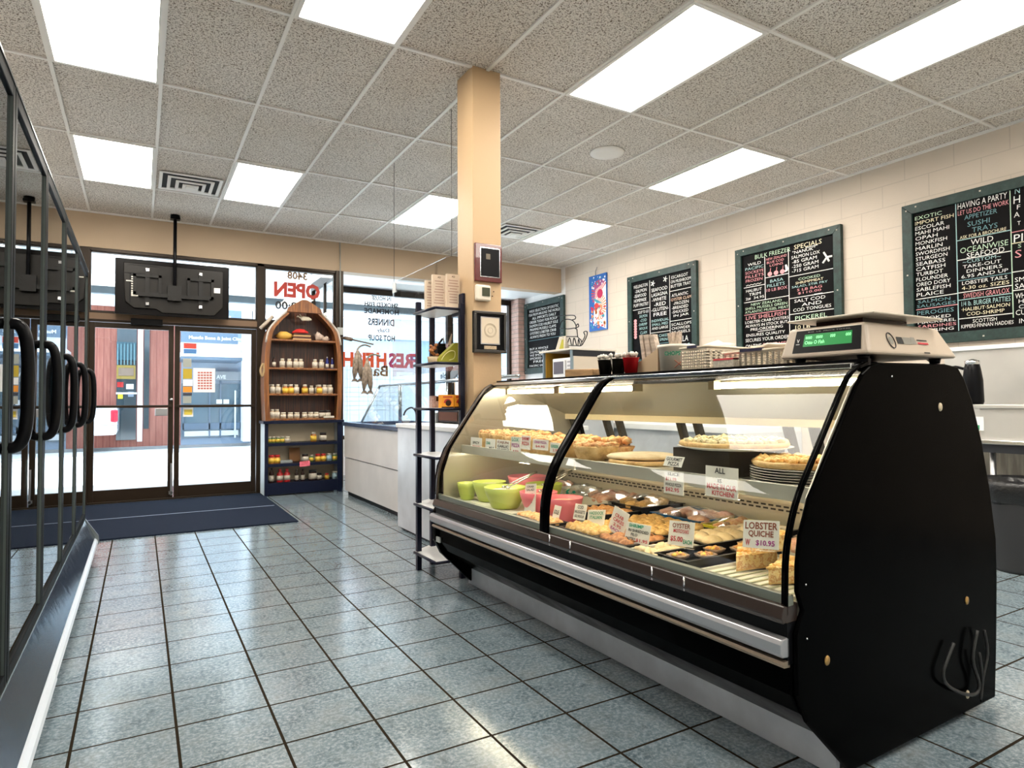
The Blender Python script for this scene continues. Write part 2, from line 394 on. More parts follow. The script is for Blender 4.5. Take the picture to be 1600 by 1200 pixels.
struct(MB().box((-.50, Y0-.012, 2.075), (1.26, Y0-.001, 2.145)), 'trim_header', M_BRONZE2)
M_STK = {k: mat('sticker '+k, v, .5) for k, v in dict(white=(.85, .86, .86), red=(.62, .07, .05), blue=(.08, .22, .50), gold=(.50, .36, .03), orange=(.80, .30, .03), grey=(.36, .38, .34), dark=(.05, .05, .06), yellow=(.85, .68, .10)).items()}
def door_leaf(name, x0, x1, hinge):
    m = MB(); y0, y1 = YF+.035, YF+.08
    frame_rect(m, x0, x1, .02, 2.045, y0, y1, .055, .06, .13)
    d = struct(m, name, M_BRONZE, bevel=.003)
    MB().box((x0+.054, y0+.02, .148), (x1-.054, y0+.026, 1.987)).build('pane', M_GLASS, d)
    MB().box((x0+.02, y0-.04, 1.075), (x1-.02, y0-.018, 1.105)).build('push_bar', M_BRONZE, d, bevel=.004)
    return d
d1 = door_leaf('door_1', -.50, .34, 0); d2 = door_leaf('door_2', .35, 1.255, 1)
m = MB(); m.box((.315, YF-.0, .05), (.335, YF+.034, .42)); m.box((.30, YF, .06), (.345, YF+.034, .09)); m.each('lock_bolt', M_GREYMETAL, d1)
m = MB(); m.lathe([(.001, -.02), (.018, -.018), (.018, 0)], (.0, 0, 0), 16); m.v = [Vector((.32, YF+.033-abs(v.z), 1.17+v.y)) + Vector((v.x, 0, 0)) for v in m.v]; m.build('lock_cylinder', M_CHROME, d1)
MB().box((.15, YF-.01, .98), (.28, YF+.034, 1.07)).build('bracket', M_GREYMETAL, d1, bevel=.006)
m = MB(); m.box((-.10, YF-.05, 2.03), (.22, YF+.02, 2.10)); m.build('door_closer', M_BLACK, d1, bevel=.006)
# door stickers on the right leaf
GYs = YF+.052
def sticker(px0, py0, px1, py1, material, name='sticker', label=None, par=d2):
    a = fy(px0, py0, GYs); b = fy(px1, py1, GYs)
    return MB().box((a.x, GYs-.002, b.z), (b.x, GYs, a.z)).build(name, material, par, label=label)
for (x0, y0, x1, y1, k) in ((287, 536, 307, 545, 'red'), (287, 545, 307, 553, 'blue'), (286, 560, 299, 574, 'grey'), (286, 576, 300, 592, 'gold'), (286, 593, 301, 603, 'white'), (286, 604, 300, 613, 'orange'), (286, 614, 300, 618, 'dark'), (286, 619, 299, 630, 'grey'), (286, 637, 302, 651, 'white'), (288, 640, 300, 648, 'yellow')):
    GYs = YF+.052-(.0025 if k == 'yellow' else 0); sticker(x0, y0, x1, y1, M_STK[k], label=k+' sticker at the left edge of the door glass'); GYs = YF+.052
pl = sticker(302, 575, 336, 613, M_STK['white'], 'opening_hours_sheet', 'white printed hours sheet with red rows')
m = MB()
for r in range(7):
    for cc in range(5):
        a = fy(309+cc*4.6, 581+r*4.1, GYs-.004); b = fy(312.6+cc*4.6, 583.6+r*4.1, GYs-.004); m.box((a.x, GYs-.0035, b.z), (b.x, GYs-.003, a.z))
m.build('printed_rows', mat('faded red print', (.55, .16, .14), .6), d2)
# transoms
def pane(name, x0, x1, z0, z1, y=YF+.06, w=.035):
    m = MB(); frame_rect(m, x0, x1, z0, z1, y-.03, y+.03, w); o = struct(m, name, M_BRONZE, bevel=.002)
    MB().box((x0+w, y-.003, z0+w), (x1-w, y+.003, z1-w)).build('pane', M_GLASS, o); return o
w1 = pane('window_1', -.50, 1.26, 2.165, ZS-.035, w=.012); w2 = pane('window_2', 1.345, 2.24, 2.16, ZS-.035, w=.02); w3 = pane('window_3', 1.345, 2.24, .10, 2.07, w=.02)
# lettering on the glass, read from the street
LX, UZ = (-1, 0, 0), (0, 0, 1)
M_LRED = mat('red window lettering', (.42, .035, .02), .5); M_LBRN = mat('gold brown window lettering', (.20, .10, .03), .5); M_LBLK = mat('black window lettering', (.012, .012, .015), .5)
M_LPUR = mat('crimson window lettering', (.42, .05, .14), .5); M_LORG = mat('orange red window lettering', (.75, .09, .02), .5)
yl = YF+.052
def glasswrite(par, items, yv, name):
    byc = {}
    for txt, px0, px1, pyt, pyb, mm, b in items:
        a = fy(px0, pyb, yv); c2 = fy(px1, pyt, yv); a.z = fy((px0+px1)/2, pyb, yv).z; c2.z = fy((px0+px1)/2, pyt, yv).z; m = byc.setdefault(mm, MB())
        write(m, txt, (c2.x, yv, a.z), LX, UZ, w=abs(c2.x-a.x), h=c2.z-a.z, bold=b)
    for mm, m in byc.items(): m.build(name, mm, par)
glasswrite(w2, [('3408', 449, 480, 425, 437, M_LBRN, .03), ('OPEN', 428, 500, 442, 466, M_LRED, .05), ('9:00', 430, 464, 471, 484, M_LBLK, .02)], yl, 'lettering')
# bay window
YB0, YB1 = YBAY, YBAY+.10
def bay_window(name, x0, x1):
    m = MB(); frame_rect(m, x0, x1, .55, ZS+.05, YB0, YB1, .05, .09, .06); o = struct(m, name, M_BRONZE, bevel=.003)
    MB().box((x0+.05, YB0+.05, .61), (x1-.05, YB0+.056, ZS-.04)).build('pane', M_GLASS, o); return o
b1 = bay_window('window_4', XBAY+.04, 4.55); b2 = bay_window('window_5', 4.55, XR-.13)
struct(MB().box((XBAY, YB0-.02, 0), (XR, YBAY+.15, .55)), 'wall_bay_sill', M_WHITE, org=(0, 0, 0))
m = MB(); yy = (YF+.11, YBAY+.1); x0 = XBAY
m.box((x0-.03, yy[0], 0), (x0+.03, yy[1], .12)); m.box((x0-.03, yy[0], ZS-.06), (x0+.03, yy[1], ZS+.06)); m.box((x0-.03, yy[1]-.06, .12), (x0+.03, yy[1], ZS-.06))
m.box((x0-.02, yy[0]+.6, .12), (x0+.02, yy[0]+.65, ZS-.06))
w6 = struct(m, 'window_6', M_BRONZE); MB().box((x0-.003, yy[0], .12), (x0+.003, yy[1]-.06, ZS-.06)).build('pane', M_GLASS, w6)
yb = YB0+.045
glasswrite(b1, [('IN HOUSE', 581, 611, 463, 470, M_LBLK, .035), ('SMOKED FISH', 569.5, 622, 472.5, 480, M_LBLK, .035), ('HOMEMADE', 569, 623, 482.5, 491, M_LBLK, .035), ('DINNERS', 575, 616, 498, 509, M_LBLK, .035), ('Daily', 589, 608, 513, 521, M_LBLK, .02), ('HOT SOUP', 575, 617, 523.5, 533, M_LBLK, .035),
    ('FISH', 534, 584, 550, 574, M_LORG, .05), ('H', 588, 604, 551, 575, M_LORG, .05), ('FRES', 607, 657, 552, 575.5, M_LPUR, .05), ('Bar', 572, 606, 571, 588, M_LBRN, .02)], yb, 'lettering')
glasswrite(b1, [('Available', 688, 716, 582, 592, M_LBLK, .02)], yb, 'lettering')
# cable box on the storefront post
t = thing('junction_box', (2.29, YF-.045, 2.02), 'small grey junction box with conduit on the storefront post above the boat shelf', 'junction box')
MB().box((2.25, YF-.055, 2.02), (2.33, YF-.021, 2.12)).build('box', mat('galvanised box', (.35, .36, .34), .5, metal=.5), t, bevel=.004)
MB().tube([(2.29, YF-.04, 2.12), (2.29, YF-.04, ZS+.1), (2.29, YF-.02, ZC-.02)], .008, 8).build('conduit', mat('galvanised box'), t)
# mat
t = thing('door_mat', (.1, 7.35, 0), 'large dark blue carpet mat inside the front doors', 'door mat')
MB().box((XL+.05, 6.26, 0), (1.30, 8.44, .012)).build('carpet', M_MAT, t); MB().box((XL+.05, 7.33, .0121), (1.27, 7.345, .0135)).build('seam', mat('mat seam', (.30, .36, .46), .8), t)
# ================================================================== glass door freezers
M_FGLASS = glass_mat('freezer door glass', (.35, .40, .38), 1.75)
M_FFRAME = mat('black anodised frame', (.003, .0035, .0035), .5, spec=.05)
M_EDGE = mat('grey glass edge', (.10, .12, .115), .25, metal=.4)
M_KICK = mat('polished steel kick', (.17, .20, .25), .14, metal=1., bump=.12, bump_scale=14)
M_BUMP = mat('bumper rail grey white', (.55, .60, .66), .25, spec=.6)
FX = -.335
t = thing('display_freezer', (-.75, 3.6, 0), 'long row of black framed glass door freezers along the left wall', 'freezer')
m = MB(); m.box((-1.30, 1.60, .28), (-.42, 5.62, .36)); m.box((-1.30, 1.60, .28), (-1.20, 5.62, 2.12)); m.box((-1.2, 1.60, 2.02), (-.42, 5.62, 2.12)); m.box((-1.2, 5.56, .36), (-.42, 5.62, 2.02)); m.box((-1.2, 1.60, .36), (-.42, 1.66, 2.02))
m.build('cabinet_body', mat('freezer interior dark', (.030, .034, .036), .6), t)
MB().prism([(FX-.005, .285), (-.275, .155), (-.31, .13), (-.42, .13), (-.42, .285)], 1, 1.60, 5.60).build('kick_panel', M_KICK, t)
MB().box((-1.25, 1.62, 0), (-.36, 5.58, .13)).build('plinth', M_BLACK, t)
m = MB(); m.prism(arc(-.285, .115, .028, -90, 90, 6)+[(-.30, .143), (-.30, .087)], 1, 2.9, 5.72, smooth=False); m.prism([(-.262, .103), (-.256, .115), (-.262, .127)], 1, 2.9, 5.72)
m.build('bumper_rail', M_BUMP, t); MB().prism(arc(-.285, .115, .032, -90, 90, 6)+[(-.30, .147), (-.30, .083)], 1, 1.6, 2.9).build('bumper_rail', M_BUMP, t)
m = MB(); m.prism([(FX-.01, .30), (-.255, .16), (-.25, .10), (-.30, .07), (-.42, .10), (-.42, .30)], 1, 5.60, 5.63); m.build('end_bracket', mat('freezer end trim', (.20, .22, .22), .3, metal=.7), t)
m = MB()
for z in (.70, 1.05, 1.40, 1.72): m.box((-1.15, 1.68, z), (-.50, 5.55, z+.012))
m.each('inner_shelf', mat('freezer shelf wire', (.12, .12, .12), .5), t)
ys = [1.64, 2.42, 3.20, 3.97, 4.74, 5.58]
for i in range(5):
    a, b = ys[i]+.004, ys[i+1]-.004
    m = MB(); xx = (FX-.05, FX)
    m.box((xx[0], a, .29), (xx[1], a+.035, 2.09)); m.box((xx[0], b-.035, .29), (xx[1], b, 2.09)); m.box((xx[0], a+.035, .29), (xx[1], b-.035, .335)); m.box((xx[0], a+.035, 2.045), (xx[1], b-.035, 2.09))
    d = m.build('door', M_FFRAME, t, bevel=.003)
    MB().box((FX-.014, a+.034, .334), (FX-.008, b-.034, 2.046)).build('pane', M_FGLASS, d)
    m = MB(); m.box((FX-.008, a+.034, .334), (FX-.001, a+.0355, 2.046)); m.box((FX-.008, b-.0355, .334), (FX-.001, b-.034, 2.046)); m.box((FX-.001, a, .288), (FX+.002, b, .298)); m.box((FX-.001, a, 2.086), (FX+.003, b, 2.094)); m.build('edge_trim', M_EDGE, d)
    hy = b-.02; P = [(FX-.002, hy, 1.365), (FX+.018, hy, 1.362), (FX+.034, hy, 1.335), (FX+.042, hy, 1.27), (FX+.044, hy, 1.18), (FX+.042, hy, 1.09), (FX+.034, hy, 1.025), (FX+.018, hy, .998), (FX-.002, hy, .995)]
    MB().tube(smoothpath(P, 3), .0175, 10).build('handle', M_BLACK, d)
# ================================================================== television
M_TV = mat('television black plastic', (.004, .003, .003), .3, spec=.12); M_TV2 = mat('television rear cover', (.009, .007, .005), .35, spec=.3)
TY = 8.28
a = fy(180, 400, TY); b = fy(358, 500, TY); tx0, tx1 = a.x, b.x; tz1 = fy(180, 401, TY).z; tz0 = fy(180, 489, TY).z
t = thing('television', ((tx0+tx1)/2, TY, tz0), 'flat television hung from the ceiling pole seen from behind above the front doors', 'television')
MB().box((tx0, TY+.03, tz0), (tx1, TY+.07, tz1)).build('screen_panel', M_TV, t, bevel=.006)
m = MB(); m.prism([(tx0+.10, tz0+.14), (tx0+.18, tz0+.07), (tx0+.40, tz0+.07), (tx0+.46, tz0+.03), (tx1-.16, tz0+.03), (tx1-.07, tz0+.13), (tx1-.07, tz1-.06), (tx0+.08, tz1-.05), (tx0+.08, tz1-.17)][::-1], 1, TY, TY+.032)
m.build('rear_cover', M_TV2, t, bevel=.006)
m = MB(); m.box((tx0+.13, TY-.004, tz1-.075), (tx0+.42, TY, tz1-.068)); m.box((tx0+.08, TY-.003, tz1-.17), (tx0+.36, TY, tz1-.162)); m.box((tx0+.14, TY-.004, tz1-.50), (tx0+.15, TY, tz1-.17)); m.each('cover_seam', M_BLACK, t)
cx = .33
M_MNT = mat('mount bracket grey', (.012, .011, .010), .4, spec=.3)
m = MB()
for sx in (-1, 1):
    x = cx+sx*.27; m.box((x-.02, TY-.03, tz0+.1), (x+.02, TY-.004, tz1-.1)); m.box((x-.14, TY-.035, tz0+.22), (x+.14, TY-.02, tz0+.25)); m.box((x-.14, TY-.035, tz0+.42), (x+.14, TY-.02, tz0+.45)); m.box((x-.14, TY-.035, tz0+.22), (x-.11, TY-.02, tz0+.45)); m.box((x+.11, TY-.035, tz0+.22), (x+.14, TY-.02, tz0+.45))
m.box((cx-.36, TY-.06, tz0+.20), (cx+.36, TY-.02, tz0+.24)); m.box((cx-.07, TY-.07, tz0+.17), (cx+.07, TY-.02, tz0+.34))
m.build('bracket', M_MNT, t)
m = MB()
for sx in (-1, 1):
    for z in (tz0+.12, tz1-.12): m.box((cx+sx*.27-.016, TY-.036, z-.016), (cx+sx*.27+.016, TY-.03, z+.016))
m.each('bracket_plate', M_CHROME, t)
m = MB(); x = tx0+.155
for k in range(9): m.box((x, TY-.006, tz1-.20-.026*k), (x+.016, TY, tz1-.212-.026*k))
m.box((x-.05, TY-.008, tz1-.26), (x+.005, TY-.002, tz1-.25)); m.box((x, TY-.008, tz0+.20), (x+.075, TY-.002, tz0+.25))
m.build('socket_panel', mat('silver sockets', (.6, .57, .5), .3, metal=.6), t)
MB().box((tx1-.17, TY-.004, tz0+.30), (tx1-.10, TY, tz0+.36)).build('rating_sticker', M_WHITE, t)
m = MB(); m.tube([(cx, TY-.045, tz0+.2), (cx, TY-.045, ZC-.01)], .019, 10); m.lathe([(.045, -.05), (.05, -.02), (.05, -.001)], (cx, TY-.045, ZC), 16); m.box((cx-.05, TY-.09, ZC-.055), (cx+.05, TY, ZC-.03))
m.build('ceiling_pole', M_BLACK, t)
# ================================================================== boat shelf on cabinet
g = NG('varnished boat wood', .32); w = g.n('ShaderNodeMapping'); w.inputs['Scale'].default_value = (14, 14, 1.2); g.l(g.pos, w.inputs[0])
g.l(g.ramp(g.noise(3.2, 5, .6, w.outputs[0]), [(.3, (.085, .026, .008)), (.5, (.20, .070, .018)), (.7, (.33, .13, .035))]), g.b.inputs['Base Color']); M_BOAT = g.m
g = NG('dark stained boards', .4); X, Y, Z = g.xyz(); w = g.n('ShaderNodeMapping'); w.inputs['Scale'].default_value = (14, 14, 1.); g.l(g.pos, w.inputs[0])
c = g.ramp(g.noise(3.4, 5, .6, w.outputs[0]), [(.3, (.020, .006, .004)), (.55, (.075, .022, .010)), (.72, (.16, .055, .018))])
g.l(g.mix(g.line(X, .085, .01, .003), c, (.006, .003, .002)), g.b.inputs['Base Color']); M_BOATB = g.m
M_NAVY = mat('navy shelf paint', (.005, .008, .024), .4, spec=.2); M_CABIN = mat('cream cabinet inside', (.74, .62, .44), .6); M_PWHITE = mat('pale painted side', (.60, .66, .66), .5)
BX0, BX1, BY0, BY1 = 1.295, 2.225, 8.13, 8.44
t = thing('shelf_cabinet', ((BX0+BX1)/2, 8.3, 0), 'low navy fronted cabinet with three open shelves of jars under the boat shelf', 'shelf unit')
m = MB(); m.box((BX0, BY0+.02, 0), (BX0+.025, BY1, .87)); m.box((BX1-.025, BY0+.02, 0), (BX1, BY1, .87)); m.each('side', M_PWHITE, t)
m = MB(); m.box((BX0, BY0, 0), (BX0+.04, BY0+.02, .90)); m.box((BX1-.06, BY0, 0), (BX1, BY0+.02, .90)); m.box((BX0+.04, BY0-.005, .02), (BX1-.06, BY0+.02, .155)); m.build('face_frame', M_NAVY, t, bevel=.002)
MB().box((BX0+.025, BY1-.012, .1), (BX1-.025, BY1, .87)).build('back_panel', M_CABIN, t)
MB().box((BX0-.02, BY0-.02, .87), (BX1+.02, BY1, .905)).build('top', M_NAVY, t, bevel=.003)
SHL = [.155, .385, .635]
for z in SHL: MB().box((BX0+.025, BY0-.003, z-.035), (BX1-.025, BY1-.012, z)).build('shelf', M_NAVY, t, bevel=.002)
t = thing('boat_shelf', ((BX0+BX1)/2, 8.3, .905), 'wooden shelf unit shaped like the bow of a rowing boat standing on the navy cabinet', 'shelf unit')
xm = (BX0+BX1)/2
half = [(.905, .452), (1.3, .470), (1.70, .462), (1.98, .425), (2.12, .335), (2.24, .215), (2.31, .145)]
hp = smoothpath([(w_, z_) for z_, w_ in half], 4)
def hull(side, inset, d0, d1, material, name):
    m = MB(); path = [(xm+side*w_, z_) for w_, z_ in hp]; inn = [(xm+side*(w_-inset), z_) for w_, z_ in hp]
    m.prism(path+inn[::-1], 1, d0, d1, smooth=False); return m.build(name, material, t)
for s_ in (-1, 1):
    hull(s_, .055, BY0+.03, BY0+.06, M_BOAT, 'stem_rail'); hull(s_, .022, BY0+.06, BY1, M_BOAT, 'hull_side')
    m = MB(); m.tube([(xm+s_*(w_+.004), BY0+.03, z_) for w_, z_ in hp[10:]], .012, 8); m.build('gunwale', mat('worn white gunwale', (.50, .44, .38), .5), t)
m = MB(); m.prism([(xm-.215, 2.24), (xm+.215, 2.24), (xm+.20, 2.295), (xm+.03, 2.40), (xm-.03, 2.40), (xm-.20, 2.295)], 1, BY0+.01, BY0+.05); m.build('bow_plate', M_BOAT, t, bevel=.003)
m = MB(); path = [(xm+w_-.02, z_) for w_, z_ in hp]+[(xm, 2.39)]; m.prism(path+[(2*xm-x_, z_) for x_, z_ in path[::-1]], 1, BY1-.012, BY1); m.build('back_boards', M_BOATB, t)
BSH = [.93, 1.235, 1.555, 1.905]
for z in BSH: MB().box((xm-.445+(.03 if z > 1.8 else 0), BY0+.045, z-.022), (xm+.445-(.03 if z > 1.8 else 0), BY1-.012, z)).build('shelf', M_BOAT, t, bevel=.002)
m = MB(); m.tube(smoothpath([(BX0-.02, BY0+.02, 1.60), (BX0-.05, BY0+.02, 1.52), (BX0-.03, BY0+.02, 1.44), (BX0-.01, BY0+.02, 1.52), (BX0-.02, BY0+.02, 1.60)], 4), .012, 8); m.build('rope_ring', mat('rope tan', (.35, .24, .12), .8), t)
# short oar end leaning by the boat
a = fy(407, 513, 8.3); b = fy(427, 494, 8.3)
m = MB(); m.tube([(a.x, 8.3, a.z), (b.x, 8.33, b.z)], .022, 10); t2 = thing('boat_fender', tuple(a), 'pale rounded wooden boat pole end sticking out behind the left of the boat shelf', 'pole'); m.build('pole', mat('weathered pale wood', (.45, .38, .30), .6), t2)
# ---- goods
def jar_proto(name, r, h, body, lidm, lab=None, neck=.6, lidh=.18, labband=(.15, .6)):
    m = MB(); m.lathe([(r*.9, 0), (r, h*.04), (r, h*.62), (r*neck, h*(1-lidh)), (r*neck, h*(1-lidh*.6))], n=16)
    t = thing(name, (0, 0, 0), '', name.split('_')[-1]); m.build('glass_body', body, t)
    MB().lathe([(r*neck*1.08, h*(1-lidh)), (r*neck*1.08, h*.985), (r*neck*1.0, h)], n=16).build('lid', lidm, t)
    if lab: MB().lathe([(r*1.02, h*labband[0]), (r*1.02, h*labband[1])], n=16).build('paper_label', lab, t)
    return t
def kill(o):
    for c in list(o.children): bpy.data.objects.remove(c)
    bpy.data.objects.remove(o)
M_CREAM = mat('cream paper label', (.58, .44, .28), .6, noise_amt=.25, noise_scale=120); M_AMB = mat('amber syrup', (.36, .12, .02), .2); M_WLAB = mat('white printed label', (.60, .54, .44), .6, noise_amt=.35, noise_scale=140)
M_RED = mat('red plastic', (.50, .02, .02), .35); M_DBR = mat('dark sauce', (.035, .012, .008), .15); M_BLUEG = mat('blue glass', (.01, .015, .12), .15); M_GRNJ = mat('green jar', (.10, .18, .05), .3)
M_YL = mat('yellow label', (.80, .52, .06), .5, noise_amt=.3, noise_scale=100); M_ORL = mat('orange label', (.75, .28, .05), .5, noise_amt=.4, noise_scale=100); M_LB = mat('pale blue label', (.35, .50, .55), .5, noise_amt=.3, noise_scale=100)
M_LIDW = mat('white lid', (.58, .52, .42), .4); M_LIDB = mat('black lid', (.02, .02, .02), .35); M_LIDG = mat('gold lid', (.45, .30, .10), .3, metal=.6)
protos = {
 'cream': jar_proto('spice_jar', .033, .115, M_CREAM, M_LIDW, M_WLAB, .62, .2, (.12, .7)),
 'amber': jar_proto('honey_jar', .036, .115, M_AMB, M_LIDW, M_YL, .62, .2, (.10, .6)),
 'small': jar_proto('spread_jar', .034, .075, M_CREAM, M_LIDW, M_WLAB, .8, .25, (.15, .65)),
 'sauce': jar_proto('sauce_bottle', .028, .17, M_DBR, M_LIDB, M_WLAB, .35, .12, (.10, .5)),
 'redsauce': jar_proto('ketchup_bottle', .04, .17, M_RED, M_RED, M_WLAB, .42, .22, (.15, .5)),
 'blue': jar_proto('blue_bottle', .026, .19, M_BLUEG, M_LIDW, M_WLAB, .35, .1, (.08, .4)),
 'green': jar_proto('pickle_jar', .030, .09, M_GRNJ, M_LIDW, M_YL, .75, .2, (.15, .6)),
 'dark': jar_proto('jam_jar', .042, .105, M_DBR, M_LIDB, M_WLAB, .85, .18, (.12, .7)),
 'orange': jar_proto('mustard_jar', .036, .10, M_ORL, M_RED, M_YL, .8, .25, (.1, .6)),
 'lblue': jar_proto('relish_jar', .036, .10, M_LB, M_LIDW, M_LB, .8, .2, (.1, .6))}
ADJ = dict(cream='cream bottle with a white label', amber='amber jar with a yellow label', small='squat pale jar', sauce='dark sauce bottle', redsauce='red squeeze bottle with a pale label', blue='dark blue bottle', green='small green jar with a white lid', dark='dark jar with a black lid', orange='orange jar with a red lid', lblue='pale blue jar')
def goods(spec, z, y, where, group):
    """spec: (kind, pixel x)"""
    cnt = {}
    tot = {}
    for k, *_ in spec: tot[k] = tot.get(k, 0)+1
    for k, px, *sc in spec:
        cnt[k] = cnt.get(k, 0)+1; x = fy(px, 600, y).x
        x = min(max(x, BX0+.07), BX1-.07)
        lab = ADJ[k]+(', '+ORD[cnt[k]-1]+' such from left,' if tot[k] > 1 else ',')+' '+where
        dup(protos[k], (x, y, z), 0, lab, group, sc[0] if sc else None)
goods([('sauce', 428, .8), ('cream', 441), ('cream', 452), ('cream', 462), ('cream', 470), ('cream', 492), ('cream', 502), ('blue', 511, .8), ('blue', 519, .75)], BSH[2], 8.25, 'upper boat shelf', 'jars on the boat shelf')
goods([('cream', 422), ('cream', 433), ('cream', 444), ('cream', 453), ('cream', 463), ('amber', 476), ('cream', 496), ('cream', 513)], BSH[1], 8.36, 'back row, middle boat shelf', 'jars on the boat shelf')
for k, (kk, px) in enumerate([('cream', 426), ('cream', 435), ('amber', 446), ('amber', 454), ('cream', 463), ('amber', 477), ('cream', 486), ('amber', 499), ('cream', 507), ('cream', 516)]):
    pass
goods([('cream', 425.5), ('cream', 434.5), ('amber', 446), ('amber', 454.5), ('cream', 463), ('amber', 476.5), ('cream', 486.5, .9), ('amber', 499), ('cream', 507), ('cream', 516)], BSH[1], 8.24, 'front row, middle boat shelf', 'jars on the boat shelf')
goods([('cream', 425.5), ('cream', 433), ('small', 443), ('small', 454), ('small', 464), ('small', 476), ('small', 485.5), ('small', 494), ('dark', 503, .9), ('dark', 512, .9)], BSH[0], 8.24, 'bottom boat shelf', 'jars on the boat shelf')
goods([('green', 420.5, .85), ('green', 427.5, .85), ('green', 434.5, .85), ('green', 441.5, .85), ('small', 449.5), ('amber', 490, 1.05), ('dark', 505, 1.05)], SHL[2], 8.22, 'top navy cabinet shelf', 'jars in the navy cabinet')
goods([('orange', 424.5, 1.05), ('orange', 433.5, 1.05), ('dark', 477, .95), ('green', 487, .95), ('orange', 497, .95), ('orange', 505.5, .95), ('lblue', 514.5, .95), ('green', 524, 1.05)], SHL[1], 8.22, 'middle navy cabinet shelf', 'jars in the navy cabinet')
goods([('sauce', 425, 1.05), ('redsauce', 438, .95), ('redsauce', 449, .95), ('sauce', 464, .85), ('sauce', 473.5, .85), ('dark', 489, 1.2), ('dark', 499, .8), ('orange', 511, .75), ('lblue', 524, .95)], SHL[0], 8.22, 'bottom navy cabinet shelf', 'jars in the navy cabinet')
for p in protos.values(): kill(p)
# red topped box, seashells, books, cap on the top boat shelf
x = fy(446, 520, 8.25).x; m = MB().blob((x, 8.27, BSH[3]+.05), (.10, .05, .055), 3, 2, .2, 3); m.build('golden_ornament', mat('golden dried fish', (.58, .34, .06), .7, bump=.5, bump_scale=90), label='golden brown rough rounded ornament on the top boat shelf', cat='decoration')
x = fy(471, 520, 8.25).x; m = MB()
for k in range(4): m.box((x-.11+.004*k, 8.20, BSH[3]+.022*k), (x+.11-.003*k, 8.34, BSH[3]+.018+.022*k), mat('tan book cover', (.50, .30, .13), .5) if k % 2 == 0 else mat('brown book cover', (.09, .035, .02), .5))
m.build('book_stack', label='small stack of striped brown books on the top boat shelf', cat='books')
m = MB().lathe([(.10, 0), (.095, .02), (.05, .05), (.001, .058)], (x-.01, 8.27, BSH[3]+.088), 18); m.build('sun_hat', mat('red cloth', (.55, .02, .015), .7), label='red cap lying on the book stack in the boat shelf', cat='cap')
x = fy(503, 520, 8.25).x; m = MB().blob((x-.03, 8.26, BSH[3]+.055), (.06, .045, .055), 8, 2, .35, 3); m.blob((x+.04, 8.25, BSH[3]+.03), (.055, .04, .03), 5, 2, .3, 3); m.build('sea_shell', mat('pink white shell', (.55, .42, .34), .5, bump=.4, bump_scale=50, noise_amt=.4, noise_scale=30), label='pale knobbly conch shell at the right of the top boat shelf', cat='shell')
c = fy(478, 498, 8.22)
m = MB(); m.blob(tuple(c), (.07, .012, .03), 4, 2, .25, 2.5); m.tube([(c.x-.06, c.y, c.z), (c.x-.10, c.y, c.z+.03), (c.x-.11, c.y, c.z+.015)], .008, 6); m.tube([(c.x-.05, c.y, c.z+.01), (c.x-.075, c.y, c.z+.05)], .008, 6); m.tube([(c.x, c.y, c.z+.02), (c.x, c.y, 2.245)], .002, 5)
m.build('hanging_bird', mat('bone white paint', (.60, .55, .42), .6), label='small white carved bird hanging inside the boat bow', cat='ornament')
a = fy(468, 729, 8.12); b = fy(484, 720, 8.12)
m = MB(); m.cbox(((a.x+b.x)/2, 8.115, (a.z+b.z)/2), (b.x-a.x, .003, b.z-a.z), Matrix.Rotation(-.06, 3, 'Y'), mat('pink card', (.80, .16, .22), .6))
write(m, 'SPICES &', (a.x+.015, 8.113, a.z+.045), (1, 0, 0), UZ, w=.085, h=.018, material=M_LRED); write(m, 'SAUCES', (a.x+.02, 8.113, a.z+.018), (1, 0, 0), UZ, w=.07, h=.018, material=M_LRED)
m.build('pink_card', label='bright pink handwritten card on the edge of the navy cabinet shelf', cat='card')
x = fy(461, 700, 8.3).x; MB().cbox((x, 8.33, SHL[1]+.09), (.13, .01, .17), Matrix.Rotation(-.15, 3, 'X')).build('wooden_board', mat('brown board', (.28, .11, .02), .5), label='small brown wooden board leaning in the navy cabinet', cat='board')
x = fy(447, 700, 8.22).x; MB().box((x-.07, 8.18, SHL[1]), (x+.07, 8.28, SHL[1]+.035)).build('flat_packet', mat('grey packet', (.22, .24, .24), .4), label='flat grey packet beside the brown board in the navy cabinet', cat='packet', bevel=.006)
x = fy(513, 650, 8.22).x; MB().box((x-.07, 8.16, BSH[0]), (x+.06, 8.20, BSH[0]+.025)).build('flat_box', M_LIDW, label='flat white box at the right of the bottom boat shelf', cat='box', bevel=.003)
# ================================================================== counters behind the case
M_LAM = mat('pale grey laminate', (.62, .58, .55), .35, noise_amt=.1, noise_scale=2.5); M_STEELW = mat('scuffed white panel', (.62, .64, .68), .30, noise_amt=.22, noise_scale=3.)
t = thing('fish_display_counter', (2.6, 6.6, 0), 'long pale refrigerated fish counter under the bay window with a slanted glass guard', 'counter')
m = MB(); m.box((2.17, 5.50, .46), (3.05, 7.84, .84)); m.box((2.18, 5.50, .05), (3.05, 7.84, .452)); m.build('front_panel', M_LAM, t, bevel=.004)
MB().box((2.21, 5.52, 0), (3.0, 7.80, .05)).build('plinth', M_BLACK, t)
m = MB(); m.box((2.15, 5.50, .84), (2.24, 7.87, .885)); m.box((2.24, 7.80, .84), (3.07, 7.87, .885)); m.box((3.0, 5.5, .84), (3.07, 7.80, .885)); m.box((2.24, 5.5, .78), (3.0, 7.80, .80)); m.build('worktop_rim', mat('dark blue rim', (.035, .06, .12), .25), t, bevel=.006)
m = MB(); m.box((2.25, 5.55, .80), (2.62, 7.0, .86)); m.build('ice_tray', mat('blue ice tray', (.05, .14, .30), .25, bump=.4, bump_scale=25), t, bevel=.01)
